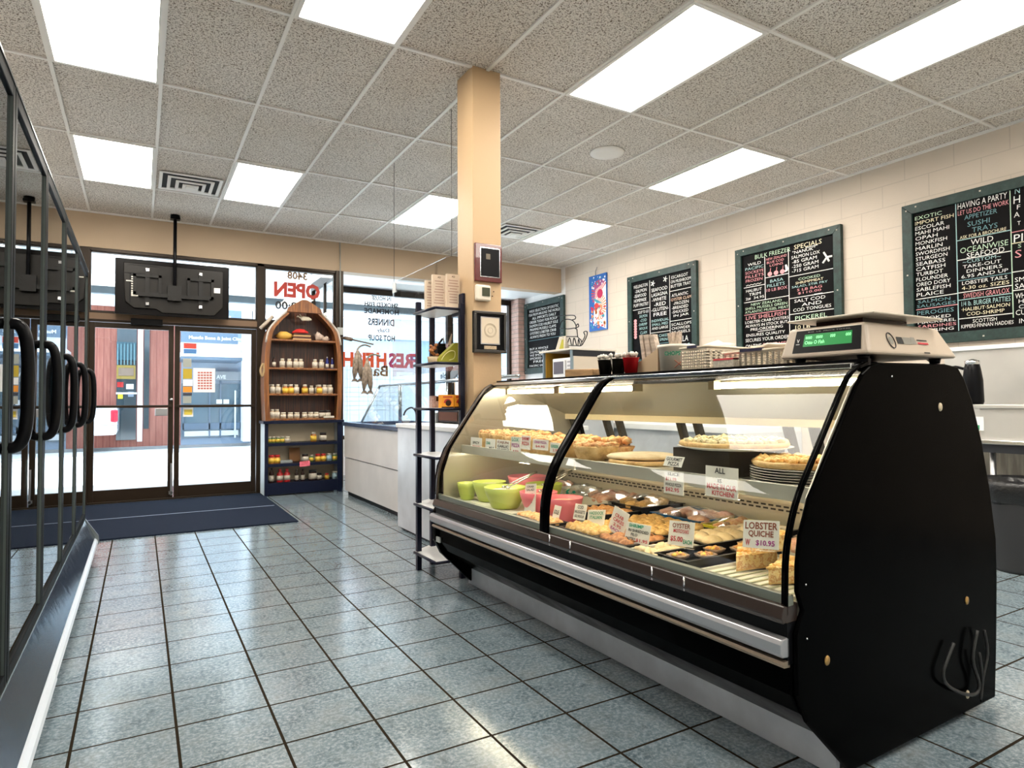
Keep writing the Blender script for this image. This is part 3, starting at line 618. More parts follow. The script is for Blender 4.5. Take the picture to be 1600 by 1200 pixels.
MB().box((2.64, 5.55, .80), (2.98, 7.7, .845)).build('steel_tray', mat('dull tray steel', (.20, .22, .24), .35, metal=.8), t, bevel=.006)
M_RAIL = mat('guard rail steel', (.40, .46, .50), .25, metal=.8)
s0 = Vector((2.22, 7.30, .89)); s1 = Vector((2.44, 7.30, 1.315))
m = MB(); m.tube([s0, s1], .014, 8); m.tube([s1, (2.44, 4.10, 1.315)], .016, 8); m.tube([(2.44, 6.62, .86), (2.44, 6.62, 1.315)], .020, 8); m.tube([(2.44, 5.4, .94), (2.44, 5.4, 1.315)], .014, 8); m.build('guard_rail', M_RAIL, t)
M_CLEAR = glass_mat('clear counter glass', (.96, .98, .98), 1.45)
m = MB(); m.add([(2.22, 7.30, .89), (2.22, 5.52, .89), (2.44, 5.52, 1.31), (2.44, 7.30, 1.31)], [(0, 1, 2, 3)]); m.add([(2.225, 7.30, .89), (2.225, 5.52, .89), (2.445, 5.52, 1.31), (2.445, 7.30, 1.31)], [(0, 3, 2, 1)]); m.build('guard_glass', M_CLEAR, t)
y = fx(650, 655, 2.75).y
t = thing('tap', (2.75, y, .845), 'curved dark chrome tap at the counter under the bay window', 'tap')
m = MB(); m.tube(smoothpath([(2.75, y, .845), (2.75, y, 1.0), (2.72, y+.05, 1.06), (2.68, y+.13, 1.03), (2.66, y+.16, .97)], 4), .010, 8); m.tube([(2.75, y, .90), (2.75, y-.06, .94)], .009, 6); m.build('spout', mat('dark chrome', (.10, .10, .11), .25, metal=1.), t)
MB().lathe([(.03, 0), (.028, .05), (.012, .06)], (2.75, y, .845), 12).build('base', mat('dark chrome'), t)
# white service counter
t = thing('service_counter', (2.45, 4.75, 0), 'scuffed white boxy service counter between the fish counter and the display case', 'counter')
MB().box((2.0, 3.95, .02), (2.95, 5.49, .90)).build('body', M_STEELW, t, bevel=.004)
MB().box((1.985, 3.95, .90), (2.97, 5.50, .935)).build('worktop', M_WHITE, t, bevel=.004)
MB().box((2.03, 3.97, 0), (2.93, 5.46, .02)).build('plinth', M_BLACK, t)
# things on the service counter
a = fx(661, 658, 2.30); b = fx(680, 642, 2.30); d = fx(714, 642, 2.30)
MB().box((2.30, b.y, .9355), (2.56, 5.47, 1.03)).build('steel_box', mat('pale steel', (.55, .58, .62), .3, metal=.6), label='pale metal box on the service counter left of the black toaster oven', cat='box', bevel=.006)
t = thing('toaster_oven', (2.45, (b.y+d.y)/2, .935), 'black toaster oven on the service counter behind the corner rack', 'oven')
MB().box((2.32, d.y, .945), (2.66, b.y-.01, 1.05)).build('body', M_BLACK, t, bevel=.006)
MB().box((2.315, d.y+.03, .96), (2.319, b.y-.04, 1.035)).build('door_glass', mat('smoked oven glass', (.05, .025, .012), .1), t)
m = MB()
for yy in (d.y+.03, b.y-.05): m.lathe([(.012, 0), (.012, .011)], (2.36, yy, .935), 8)
m.each('foot', M_CHROME, t)
# oar standing by the window
t = thing('display_oar', (3.05, 6.45, .0), 'wooden oar with a grey blade leaning beside the cream column', 'oar')
a = fx(709, 625, 2.62); b = fx(709, 588, 2.62); c = fx(728, 568, 2.62)
MB().tube([(a.x, a.y, .94), (b.x, b.y, b.z)], .017, 8).build('shaft', mat('oar wood', (.50, .36, .24), .5), t)
m = MB(); pts = [(b.y+.04, b.z-.03), (b.y-.04, b.z-.02), (c.y+.01, c.z-.03), (c.y-.03, c.z+.03), (c.y+.13, c.z+.03), (b.y+.04, b.z+.04)]; m.prism(pts, 0, 2.60, 2.62); m.build('blade', mat('grey oar blade', (.25, .29, .33), .5), t, bevel=.004)
# black bottle + tent card near the rail
c = fx(708, 615, 2.40); m = MB().lathe([(.035, 0), (.035, .07), (.012, .15), (.010, .24), (.001, .245)], (2.40, c.y, 1.05), 14)
m.build('pepper_mill', M_BLACK, label='black pointed bottle standing behind the orange boxes of the corner rack', cat='bottle')
# ================================================================== hanging clear panel with its wires
t = thing('acrylic_guard', (1.95, 4.85, 1.30), 'clear acrylic guard panel hanging on two thin wires left of the column', 'panel')
M_ACR = glass_mat('hazy acrylic', (.88, .88, .87), 1.6)
MB().box((1.947, 4.10, 1.35), (1.952, 5.47, 2.195)).build('acrylic_sheet', M_ACR, t)
m = MB(); m.tube([(1.95, 5.44, 2.18), (1.95, 5.44, ZC-.012)], .0022, 6); m.tube([(1.95, 4.22, 2.18), (1.95, 4.22, ZC-.012)], .0022, 6); m.each('wire', mat('dark wire', (.10, .09, .08), .4, metal=.6), t)
MB().box((1.944, 5.40, 2.10), (1.956, 5.47, 2.19)).build('clip', mat('clip plastic', (.7, .72, .72), .4), t)
# ================================================================== corner rack
M_RP = mat('rack black post', (.010, .012, .030), .3, metal=.4); M_RS = mat('rack white laminate', (.66, .65, .64), .4)
poly = [(1.605, 3.72), (1.60, 4.07), (1.75, 4.18), (1.80, 4.13), (1.805, 3.90), (1.805, 3.72)]
t = thing('corner_shelf_rack', (1.70, 3.95, 0), 'narrow rack of six small white shelves on dark posts beside the cream column', 'shelf rack')
for (x, y, z1) in ((1.625, 4.055, 1.80), (1.765, 4.15, 1.74), (1.790, 3.725, 1.76)):
    MB().box((x-.016, y-.016, 0), (x+.016, y+.016, z1)).build('post', M_RP, t, bevel=.002)
m = MB(); m.box((1.80, 3.73, 1.69), (1.819, 3.90, 1.83)); m.build('bracket', M_RP, t, bevel=.004)
for z in (1.728, 1.378, 1.086, .778, .448, .126):
    q = [(x, y) for x, y in poly]
    s_ = MB().prism(q, 2, z-.016, z).build('shelf', M_RS, t, bevel=.001)
    m = MB(); n = len(q)
    for i in (0, 5): a, b = q[i], q[(i+1) % n]; m.tube([(a[0], a[1], z-.008), (b[0], b[1], z-.008)], .0095, 6)
    m.build('edge_band', M_RP, s_)
# on the rack
def leaflet(px0, px1, pyt, y, label):
    a = fy(px0, pyt, y); b = fy(px1, pyt, y); m = MB(); m.box((a.x, y-.012, 1.7285), (b.x, y+.012, a.z), M_PAP)
    for r in range(9):
        w_ = (b.x-a.x)*(.55+.3*random.random()); z = a.z-.045-.018*r; m.box(((a.x+b.x)/2-w_/2, y-.0128, z), ((a.x+b.x)/2+w_/2, y-.012, z+.006), M_PRT)
    write(m, 'AD', ((a.x+b.x)/2-.012, y-.0128, a.z-.022), (1, 0, 0), UZ, w=.024, h=.012, material=M_DBR)
    m.build('recipe_leaflet_stack', label=label, cat='leaflets', group='leaflet stacks on the corner rack')
M_PAP = mat('beige leaflet paper', (.62, .50, .38), .6); M_PRT = mat('brown leaflet print', (.38, .24, .20), .6)
leaflet(664, 677, 438, 3.90, 'beige printed leaflet stack on the rack top, leftmost and set back')
leaflet(675, 695, 429, 3.86, 'beige printed leaflet stack on the rack top, in the middle')
leaflet(697, 717, 428, 3.80, 'beige printed leaflet stack on the rack top, next to the column')
# snack basket shelf
a = fy(692, 553, 3.80)
t = thing('snack_box', (1.72, 3.85, 1.378), 'olive green slant sided display box with pale swirls on the rack', 'box')
m = MB(); m.prism([(1.66, 1.3785), (1.795, 1.3785), (1.795, 1.51), (1.775, 1.51), (1.66, 1.405)], 1, 3.79, 3.84); m.build('box', mat('olive card', (.28, .27, .02), .5), t)
m = MB(); m.tube(smoothpath([(1.675, 3.787, 1.395), (1.70, 3.787, 1.43), (1.74, 3.787, 1.455), (1.77, 3.787, 1.45), (1.765, 3.787, 1.41), (1.73, 3.787, 1.395)], 4), .003, 5); m.build('swirl', mat('pale yellow ink', (.70, .66, .30), .6), t)
t = thing('snack_bags', (1.65, 3.90, 1.378), 'small clear bags of orange brown snacks in a pale tub on the rack', 'snacks')
m = MB(); m.lathe([(.038, 0), (.045, .04)], (1.655, 3.86, 1.3785), 14); m.build('tub', M_CREAM, t)
m = MB()
for k in range(9): m.blob((1.655+random.uniform(-.03, .03), 3.86+random.uniform(-.02, .03), 1.43+.008*k), (.016, .014, .013), k, 1, .3)
m.build('snacks', mat('orange brown snack', (.42, .15, .04), .5, noise_amt=.6, noise_scale=60), t)
m = MB(); m.cbox((1.72, 3.90, 1.50), (.05, .05, .02), None, M_BLACK); m.tube([(1.66, 3.9, 1.45), (1.645, 3.9, 1.55)], .006, 6, M_BLACK); m.tube([(1.70, 3.9, 1.50), (1.735, 3.9, 1.545)], .007, 6, M_BLACK); m.tube([(1.745, 3.9, 1.51), (1.74, 3.9, 1.555)], .005, 6, M_GREYMETAL); m.prism([(1.765, 1.50), (1.79, 1.505), (1.80, 1.575), (1.795, 1.58)], 1, 3.89, 3.895, M_PAP)
m.box((1.69, 3.88, 1.379), (1.75, 3.93, 1.49), M_BLACK)
m.build('utensil_tub', label='dark tub of tongs and packets behind the olive box on the rack', cat='tub')
for k, (p0, p1) in enumerate(((690, 709), (710, 728))):
    a = fy(p0, 618, 3.76); b = fy(p1, 636, 3.76); t = thing('orange_box', ((a.x+b.x)/2, 3.78, 1.086), ('left', 'right')[k]+' one of two orange boxes with a dark cup picture on the rack', 'box', 'orange boxes on the rack')
    MB().box((a.x, 3.76, 1.0865), (b.x, 3.81, 1.17)).build('carton', mat('orange carton', (.85, .34, .02), .5), t, bevel=.001)
    mx = (a.x+b.x)/2; m = MB(); m.prism([(mx+.028*math.cos(q), 1.117+.028*math.sin(q)) for q in [i*PI/8 for i in range(0, 9)]], 1, 3.7592, 3.7598, M_RED); m.prism([(mx+.004+.020*math.cos(q), 1.117+.020*math.sin(q)) for q in [i*PI/6 for i in range(12)]], 1, 3.7585, 3.7593, M_DBR); m.box((a.x, 3.7592, 1.0865), (b.x, 3.7599, 1.094), M_DBR); m.box((a.x+.01, 3.7592, 1.152), (b.x-.01, 3.7599, 1.160), M_RED); m.build('print', None, t)
a = fy(675, 620, 3.95); b = fy(690, 640, 3.95)
m = MB().box((a.x, 3.95, 1.0865), (b.x, 4.0, 1.165), mat('pink flower carton', (.70, .48, .42), .6, noise_amt=.4, noise_scale=60)); m.box((a.x+.03, 3.949, 1.13), (b.x, 3.951, 1.16), M_DBR); m.build('pink_carton', label='pale pink carton left of the two orange boxes on the rack', cat='box')
# ================================================================== on the column
m_fr = mat('mahogany plaque', (.10, .008, .006), .25, coat=.4)
a = fy(738, 378, 3.6); b = fy(782, 440, 3.6); t = thing('wall_plaque', ((a.x+b.x)/2, 3.60, b.z), 'dark red wooden plaque with a black plate on the column', 'plaque')
z1, z0 = fy(738, 378, 3.6).z, fy(738, 438, 3.6).z; x0, x1 = 1.826, 2.020
MB().box((x0, 3.598, z0), (x1, 3.6195, z1)).build('board', m_fr, t, bevel=.004)
m = MB(); m.box((x0+.034, 3.595, z0+.030), (x1-.018, 3.598, z1-.025), M_CHROME); m.build('silver_edge', None, t)
m = MB(); m.box((x0+.038, 3.593, z0+.034), (x1-.022, 3.596, z1-.029), M_BLACK); m.build('plate', None, t)
m = MB(); m.box((x0+.075, 3.592, z1-.10), (x0+.105, 3.593, z1-.065)); m.build('engraving', mat('dull gold', (.16, .13, .09), .4), t)
t = thing('thermostat', (1.89, 3.60, 1.78), 'cream thermostat with a dark display on the column under the red plaque', 'thermostat')
MB().box((1.828, 3.590, 1.765), (1.936, 3.6195, 1.868)).build('housing', mat('cream plastic', (.70, .63, .52), .4), t, bevel=.012, seg=3)
MB().box((1.870, 3.587, 1.795), (1.925, 3.5905, 1.850)).build('display', mat('olive lcd', (.05, .055, .03), .2), t)
m = MB(); m.lathe([(.004, 0), (.004, .006)], (1.955, 3.612, 1.80), 8); m.lathe([(.004, 0), (.004, .006)], (1.965, 3.612, 1.83), 8); m.each('wall_screw', M_DBR, t)
t = thing('framed_certificate', (1.92, 3.60, 1.43), 'black framed pale certificate with a round emblem on the column', 'picture')
x0, x1, z0, z1 = 1.812, 2.045, 1.435, 1.70
MB().box((x0, 3.598, z0), (x1, 3.6195, z1)).build('frame_back', M_BLACK, t, bevel=.003)
m = MB(); w_ = .018
for a, b in (((x0, z0), (x1, z0+w_)), ((x0, z1-w_), (x1, z1)), ((x0, z0+w_), (x0+w_, z1-w_)), ((x1-w_, z0+w_), (x1, z1-w_))): m.box((a[0], 3.585, a[1]), (b[0], 3.598, b[1]))
m.build('frame', mat('pewter black frame', (.07, .065, .06), .25, metal=.5), t, bevel=.003)
m = MB(); m.box((x0+.050, 3.5965, z0+.055), (x1-.045, 3.5978, z1-.035), M_CHROME); m.box((x0+.056, 3.595, z0+.061), (x1-.051, 3.5967, z1-.041), mat('cream parchment', (.66, .56, .42), .6)); m.build('parchment', None, t)
m = MB(); cx, cz = (x0+x1)/2+.002, (z0+z1)/2+.012
for r in (.044, .038, .018): m.tube([(cx+r*math.cos(i*PI/12), 3.5945, cz+r*math.sin(i*PI/12)) for i in range(24)], .0012, 5, closed=True)
m.build('emblem', mat('parchment shade', (.42, .34, .24), .6), t)
m = MB(); m.box((x0+.075, 3.595, z0+.024), (x1-.07, 3.5975, z0+.045), M_CREAM); m.build('name_plate', None, t)
# dried fish on a rod in the bay
t = thing('fish_rod', (2.75, 7.0, 2.0), 'dark rod with a reel grip reaching out by the bay window', 'fishing rod')
a = fx(533, 527, 2.42); b = fx(583, 538, 2.42)
a = Vector((2.45, 8.0, 0)); a.z = fy(534, 527, 8.0).z; a.x = fy(534, 527, 8.0).x; b = fy(583, 538, 7.4)
m = MB(); m.tube([a, b], .010, 8); m.tube([a+(b-a)*.10, a+(b-a)*.32], .024, 8); m.build('rod', mat('rod brown', (.12, .085, .06), .5), t)
for c_ in t.children: pass
M_DF = mat('dried fish skin', (.30, .23, .17), .7, bump=.6, bump_scale=60, noise_amt=.5, noise_scale=30)
def dried(px, pyt, pyb, y, name, label, s_):
    a = fy(px, pyt, y); b = fy(px, pyb, y); L = a.z-b.z; x = (a.x+b.x)/2; m = MB()
    m.tube(smoothpath([(a.x+.16*s_, y, a.z+.03), (a.x+.08*s_, y, a.z+.05), (a.x, y, a.z), (x-.005, y, a.z-L*.3)], 4), .012, 6)
    for k, dx in enumerate((-.035, .035)):
        m.tube([(x, y+.01*k, a.z-L*.05), (x+dx*.7, y, a.z-L*.35), (x+dx, y, a.z-L*.7), (x+dx*1.2, y, a.z-L*.88)], [.018, .035, .034, .012], 8)
        m.add([(x+dx-.02, y, b.z+.12*L), (x+dx+.02, y, b.z+.12*L), (x+dx+.05, y+.006, b.z), (x+dx, y, b.z+.04*L), (x+dx-.05, y-.006, b.z+.02*L)], [(0, 1, 2, 3), (0, 3, 4)])
    m.build(name, M_DF, label=label, cat='dried fish', group='dried fish hanging at the bay window')
dried(559, 545, 598, 7.6, 'dried_fish', 'split dried brown fish hanging at the bay window, left and shorter one', 1)
dried(574, 560, 617, 7.45, 'dried_fish', 'split dried brown fish hanging at the bay window, right and lower one', 1)
# ================================================================== curved glass display case
YA, YZ = 1.164, 3.60
CASE_ROT = .014
g = NG('gloss black panel', .16); g.b.inputs['Base Color'].default_value = (.0008, .0008, .0009, 1); g.b.inputs['Specular IOR Level'].default_value = .015
g.l(g.ramp(g.noise(6, 4), [(.3, (.14, .14, .14)), (.7, (.26, .26, .26))]), g.b.inputs['Roughness']); M_GB = g.m
M_BROWN = mat('brown black rail', (.035, .024, .020), .25, spec=.6)
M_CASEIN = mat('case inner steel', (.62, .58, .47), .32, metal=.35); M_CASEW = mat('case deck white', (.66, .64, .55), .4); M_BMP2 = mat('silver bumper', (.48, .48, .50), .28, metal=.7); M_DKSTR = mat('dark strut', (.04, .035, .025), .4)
t = thing('deli_display_case', (2.2, 2.38, 0), 'long black curved glass refrigerated display case full of prepared food', 'display case')
case = t
P = [(1.60, .215), (1.558, .30), (1.558, .47), (1.575, .505), (1.590, .53), (1.567, .585), (1.570, .66), (1.584, .74), (1.629, .843), (1.736, .984), (1.868, 1.165), (1.905, 1.205), (1.95, 1.230), (2.02, 1.242), (2.43, 1.247), (2.50, 1.240), (2.545, 1.20), (2.60, 1.12), (2.666, .969), (2.72, .78), (2.757, .60), (2.757, .45), (2.742, .237), (2.72, .02), (1.80, .02)]
MB().prism([(x+.012, z) for x, z in P], 1, YA, YA+.014).build('end_panel', M_GB, t, bevel=.008, seg=3, label='near end panel, glossy black with brass screw caps')
MB().prism([(x-.01, z) for x, z in P], 1, YZ-.042, YZ).build('end_panel', M_GB, t, bevel=.008, seg=3)
gp = smoothpath([(1.560, .52), (1.562, .60), (1.568, .68), (1.588, .76), (1.632, .855), (1.736, 1.0), (1.862, 1.172), (1.915, 1.216), (1.98, 1.236)], 4)
# raised mouldings on the end panel edge and the middle divider
def mould(y0, y1, th, mat_, name):
    m = MB(); m.band([(x, z) for x, z in gp], 1, y0, y1, th); return m.build(name, mat_, t, bevel=.003)
mould(YA+.014, YA+.024, .012, M_GB, 'edge_moulding'); mould(YA+.025, YA+.036, .006, M_GB, 'edge_moulding'); mould(YZ-.062, YZ-.045, .014, M_BROWN, 'edge_moulding')
mould(2.365, 2.425, .016, M_GB, 'middle_divider')
# brass caps
M_BRASS = mat('brass cap', (.50, .30, .10), .35, metal=.7); M_CAPW = mat('cream cap', (.62, .52, .36), .45)
for px, py, mm in ((1470, 636, M_CAPW), (1513, 941, M_BRASS), (1287, 1034, M_BRASS), (1514, 1089, M_CAPW)):
    c = fy(px, py, YA); m = MB(); m.lathe([(.0001, -.004), (.011, -.003), (.012, 0)], n=14)
    m.v = [Vector((c.x+v.x, YA+v.z, c.z+v.y*1.25)) for v in m.v]; m.build('screw_cap', mm, t)
for px, py in ((1392, 588), (1253, 915), (1255, 1000)):
    c = fy(px, py, YA); m = MB(); m.lathe([(.0001, -.003), (.003, -.002), (.004, 0)], n=8); m.v = [Vector((c.x+v.x, YA+v.z, c.z+v.y)) for v in m.v]; m.build('rivet', M_CHROME, t)
# panes
for ya, yb_ in ((YA+.03, 2.378), (2.412, YZ-.05)):
    m = MB(); q = [(x+.004, z) for x, z in gp[3:]]; n = len(q)
    m.add([(x, ya, z) for x, z in q]+[(x, yb_, z) for x, z in q], [(i, i+1, n+i+1, n+i) for i in range(n-1)], None, True); m.build('curved_pane', glass_mat('curved case glass', (.97, .98, .95), 1.28) if 'curved case glass' not in MATS else MATS['curved case glass'], t)
m = MB(); m.band(gp[-4:], 1, YA+.014, YZ-.03, .009); m.build('top_front_frame', M_BLACK, t)
MB().box((1.985, YA+.02, 1.236), (2.0, YZ-.02, 1.256)).build('top_front_lip', M_BLACK, t)
# front base
MB().box((1.558, YA+.014, .545), (1.582, YZ-.042, .576)).build('pane_rail', mat('grey green pane rail', (.22, .24, .20), .35, metal=.5), t, bevel=.002)
MB().prism([(1.60, .50), (1.535, .50), (1.528, .515), (1.540, .548), (1.60, .552)], 1, YA+.014, YZ-.042).build('nose_rail', M_BROWN, t, bevel=.003)
MB().box((1.552, YA+.014, .385), (1.62, YZ-.042, .50)).build('recess_band', M_BLACK, t)
MB().prism([(1.56, .405), (1.530, .408), (1.522, .42), (1.522, .445), (1.530, .458), (1.56, .462)], 1, YA+.014, YZ-.01).build('bumper', M_BMP2, t, bevel=.003)
MB().prism([(1.56, .378), (1.535, .380), (1.53, .388), (1.535, .396), (1.56, .398)], 1, YA+.014, YZ-.03).build('chrome_strip', mat('worn bronze strip', (.34, .27, .20), .3, metal=.7), t)
MB().prism([(1.570, .385), (1.562, .30), (1.60, .24), (1.78, .105), (2.7, .105), (2.7, .385)], 1, YA+.014, YZ-.042).build('lower_body', M_GB, t, bevel=.004)
MB().box((1.79, YA+.03, .0), (1.81, YZ+.0, .10)).build('kick_plate', mat('brushed kick plate', (.80, .83, .90), .38, metal=.1, noise_amt=.25, noise_scale=4), t, bevel=.002)
MB().box((1.81, YA+.03, 0), (2.57, YZ-.02, .10)).build('plinth', M_BLACK, t)
m = MB()
for y in (2.33, 2.18, 1.70, 1.55): m.tube([(1.536, y, .547), (1.531, y-.006, .525), (1.534, y-.004, .503)], .0035, 6)
m.each('rail_clip', M_CHROME, t)
c = fx(688, 835, 1.56); MB().box((1.5525, c.y-.04, .292), (1.5615, c.y+.055, .322)).build('maker_plate', mat('maker plate silver', (.55, .55, .52), .4), t)
MB().box((1.600, YA+.03, .385), (2.70, YZ-.05, .50)).build('tank', M_CASEW, t)
# interior
LP = [(1.60, .51), (1.60, .70), (1.65, .84), (1.76, 1.0), (1.88, 1.165), (1.95, 1.21), (2.50, 1.21), (2.56, 1.03), (2.66, .73), (2.66, .51)]
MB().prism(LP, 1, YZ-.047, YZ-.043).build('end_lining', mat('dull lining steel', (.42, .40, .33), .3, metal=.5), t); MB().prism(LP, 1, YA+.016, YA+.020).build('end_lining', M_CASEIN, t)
MB().box((1.60, YA+.030, .50), (2.50, YZ-.045, .540)).build('deck', M_CASEW, t)
m = MB(); m.box((2.48, YA+.030, .50), (2.50, YZ-.045, .70)); m.box((2.44, YA+.030, .668), (2.48, YZ-.045, .70)); m.build('riser', M_CASEIN, t)
m = MB(); y = YA+.10
while y < YZ-.1: m.box((2.4785, y, .628), (2.4805, y+.026, .636)); m.box((2.4785, y+.012, .644), (2.4805, y+.038, .652)); y += .040
m.build('air_slots', M_DKSTR, t)
m = MB(); m.prism([(2.50, .70), (2.62, .74), (2.64, .74), (2.52, .68)], 1, YA+.030, YZ-.045); m.box((2.50, YA+.030, .385), (2.70, YZ-.045, .70)); m.build('rear_ledge', M_CASEIN, t)
m = MB(); m.box((1.735, YA+.030, .825), (2.30, YZ-.045, .850)); m.box((1.720, YA+.030, .812), (1.735, 2.39, .862)); m.box((1.720, 2.40, .812), (1.735, YZ-.045, .862)); m.build('middle_shelf', mat('shelf steel', (.60, .59, .50), .3, metal=.5), t, bevel=.002)
m = MB()
for y in (1.25, 1.86, 2.40, 2.95, 3.5): m.prism([(1.80, .823), (2.30, .823), (2.56, .74), (2.56, .70)], 1, y-.008, y+.008)
m.each('shelf_bracket', M_DKSTR, t)
m = MB(); m.box((2.50, YA+.030, 1.005), (2.56, YZ-.045, 1.04)); m.build('door_head_rail', mat('cream rail', (.70, .62, .42), .35), t, bevel=.003)
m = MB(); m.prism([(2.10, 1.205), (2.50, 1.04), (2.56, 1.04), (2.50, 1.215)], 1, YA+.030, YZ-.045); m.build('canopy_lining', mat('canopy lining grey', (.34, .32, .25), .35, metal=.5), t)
m = MB()
for i, y in enumerate((1.30, 1.75, 1.88, 2.42, 2.54, 3.05, 3.17, 3.52)):
    m.prism([(2.52, 1.01), (2.56, 1.01), (2.66, .735), (2.62, .735)], 1, y-.016, y+.016)
m.each('sliding_door_frame', M_DKSTR, t)
m = MB(); m.add([(2.545, YA+.030, 1.01), (2.545, YZ-.045, 1.01), (2.645, YZ-.045, .735), (2.645, YA+.030, .735)], [(0, 1, 2, 3)]); m.build('sliding_door_glass', M_CLEAR, t)
m = MB(); m.prism([(1.935, 1.222), (1.95, 1.245), (2.50, 1.252), (2.53, 1.235), (2.50, 1.215), (2.0, 1.205)], 1, YA+.035, YZ-.035); m.build('top_slab', M_GB, t, bevel=.003)
m = MB(); m.box((1.925, YA+.04, 1.224), (1.945, YZ-.04, 1.242)); m.build('top_trim', M_CHROME, t, bevel=.003)
M_TUBE = mat('case fluorescent tube', (1, 1, .9), .4, emit=(1.0, .86, .62), es=26.0)
for y0, y1 in ((1.24, 1.86), (2.36, 2.97), (3.02, 3.54)):
    l = MB().tube([(2.06, y0, 1.185), (2.06, y1, 1.185)], .012, 10).build('light_tube', M_TUBE, t)
    m = MB(); m.box((2.04, y0-.03, 1.17), (2.08, y0, 1.205)); m.box((2.04, y1, 1.17), (2.08, y1+.03, 1.205)); m.each('tube_socket', mat('tube socket', (.35, .30, .18), .5), l)
for y0, y1 in ((1.24, 2.34), (2.44, 3.52)):
    MB().tube([(1.765, y0, .813), (1.765, y1, .813)], .008, 8).build('shelf_light', mat('shelf light tube', (1, 1, .9), .4, emit=(1.0, .86, .62), es=16.0), t)
# ------------------------------------------------------------------ food materials
def food(name, cols, scale=40, rough=.55, bump=.6):
    g = NG(name, rough); n = len(cols); g.l(g.ramp(g.noise(scale, 5, .65), [(.30+.40*i/max(1, n-1), c_) for i, c_ in enumerate(cols)]), g.b.inputs['Base Color']); g.bump(g.noise(scale*1.5, 4, .6), bump, .006); return g.m
F_CRUST = food('golden crust', [(.42, .22, .07), (.72, .46, .18), (.85, .62, .30)], 22)
F_PIZZA = food('browned cheese topping', [(.40, .12, .02), (.72, .36, .08), (.85, .62, .25), (.50, .30, .08)], 34)
F_MUSH = food('mushroom and herb topping', [(.025, .025, .012), (.55, .46, .22), (.78, .70, .45), (.20, .20, .08)], 46)
F_PALE = food('pale dough', [(.62, .45, .24), (.78, .62, .38), (.84, .72, .50)], 14, bump=.3)
F_ORNG = food('orange seafood crumb', [(.48, .16, .05), (.74, .34, .12), (.82, .52, .24), (.70, .44, .14)], 36)
F_BREAD = food('breaded golden crumb', [(.50, .26, .07), (.74, .46, .16), (.84, .62, .30)], 60)
F_BRWN = food('brown fried crumb', [(.20, .07, .03), (.42, .17, .06), (.60, .30, .12)], 50)
F_QUI = food('quiche filling', [(.62, .38, .12), (.84, .66, .32), (.88, .74, .42), (.60, .28, .10), (.86, .72, .42), (.40, .42, .16)], 45)
F_OYS = food('yellow oyster topping', [(.16, .08, .04), (.62, .28, .12), (.80, .58, .06), (.70, .66, .40)], 45)
F_PINK = food('pink meat', [(.50, .20, .14), (.72, .42, .30), (.78, .60, .46)], 25)
F_SAL = food('creamy salad', [(.42, .40, .34), (.70, .66, .56), (.56, .42, .34)], 55)
M_TRAYB = mat('black tray', (.012, .012, .014), .3); M_TRAYW = mat('white tray', (.70, .69, .62), .4); M_WRAP = glass_mat('cling film', (.93, .94, .95), 1.6, .12); M_BLUET = mat('blue tray', (.02, .13, .32), .35); M_YEL = mat('yellow tray', (.78, .70, .04), .4)
M_LIME = mat('lime green bowl', (.52, .62, .12), .35, spec=.5); M_PBOWL = mat('pink bowl', (.78, .20, .25), .35)
M_CARD = mat('white price card', (.76, .74, .66), .45); M_CHOLD = glass_mat('card holder', (.97, .97, .96), 1.45); M_STEEL = mat('tong steel', (.62, .62, .60), .2, metal=1.)
I_BLK = mat('black marker', (.03, .03, .03), .6); I_RED = mat('red marker', (.55, .05, .06), .6); I_GRN = mat('green marker', (.02, .30, .16), .6); I_PUR = mat('purple marker', (.38, .04, .25), .6); I_BRN = mat('brown marker', (.28, .08, .04), .6)
# ------------------------------------------------------------------ pizzas on the shelf
def pizza(x, y, z, r, top, label, plate=True, lift=0., n=70, sx=1., grp=None, cat='pizza', seed=1):
    t = thing('pizza', (x, y, z), label, cat, grp); rnd = random.Random(seed)
    MB().lathe([(r*.82, 0), (r*.95, lift*.8), (r*.99, lift+.006), (r, lift+.014), (r*.97, lift+.021), (r*.90, lift+.019), (.001, lift+.014)], (x, y, z), 40, sx=sx, wob=lambda a: 1+.02*math.sin(5*a+seed)).build('crust', F_CRUST, t)
    m = MB()
    for k in range(n):
        a = rnd.random()*2*PI; q = r*.88*math.sqrt(rnd.random()); m.blob((x+q*math.cos(a)*sx, y+q*math.sin(a), z+lift+.018+rnd.random()*.008), (.014+.010*rnd.random(), .014+.010*rnd.random(), .009+.006*rnd.random()), k+seed*100, 1, .3)
    m.build('topping', top, t); return t
def platter(x, y, z, r, label, h=.012, n=1, material=None):
    t = MB()
    for k in range(n): t.lathe([(r*.80, k*h), (r, k*h+h*.85), (r*.97, k*h+h*.95), (r*.78, k*h+h*.35), (.001, k*h+h*.35)], (x, y, z), 40)
    return t.build('serving_tray', material or M_TRAYW, label=label, cat='tray')
PX, PY = 1.93, 1.665
m = MB().box((1.80, 1.575, .8505), (2.10, 1.85, .944)); m.build('cake_box', mat('dark box under tray', (.04, .03, .02), .5), label='dark riser box lifting the mushroom pizza tray in the display case', cat='box')
platter(PX, PY, .9445, .208, 'pale metal tray under the mushroom pizza')
pizza(PX, PY, .952, .198, F_MUSH, 'large pizza with pale mushroom and dark herb topping, raised on a tray in the case', n=150, seed=3)
for k in range(6):
    pl_ = platter(1.925, 1.385, .8505+.0085*k, .160, ORD[k]+' from the bottom of the stack of pale metal trays under the nearest pizza', h=.008)
    pl_['group'] = 'stacked trays in the display case'
pizza(1.925, 1.385, .902, .155, F_PIZZA, 'nearest pizza with browned cheese on the stack of trays beside the case end panel', n=110, seed=5)
pizza(1.92, 2.14, .8505, .160, F_PALE, 'flat pale folded pizza behind the gourmet pizza card', n=14, seed=8)
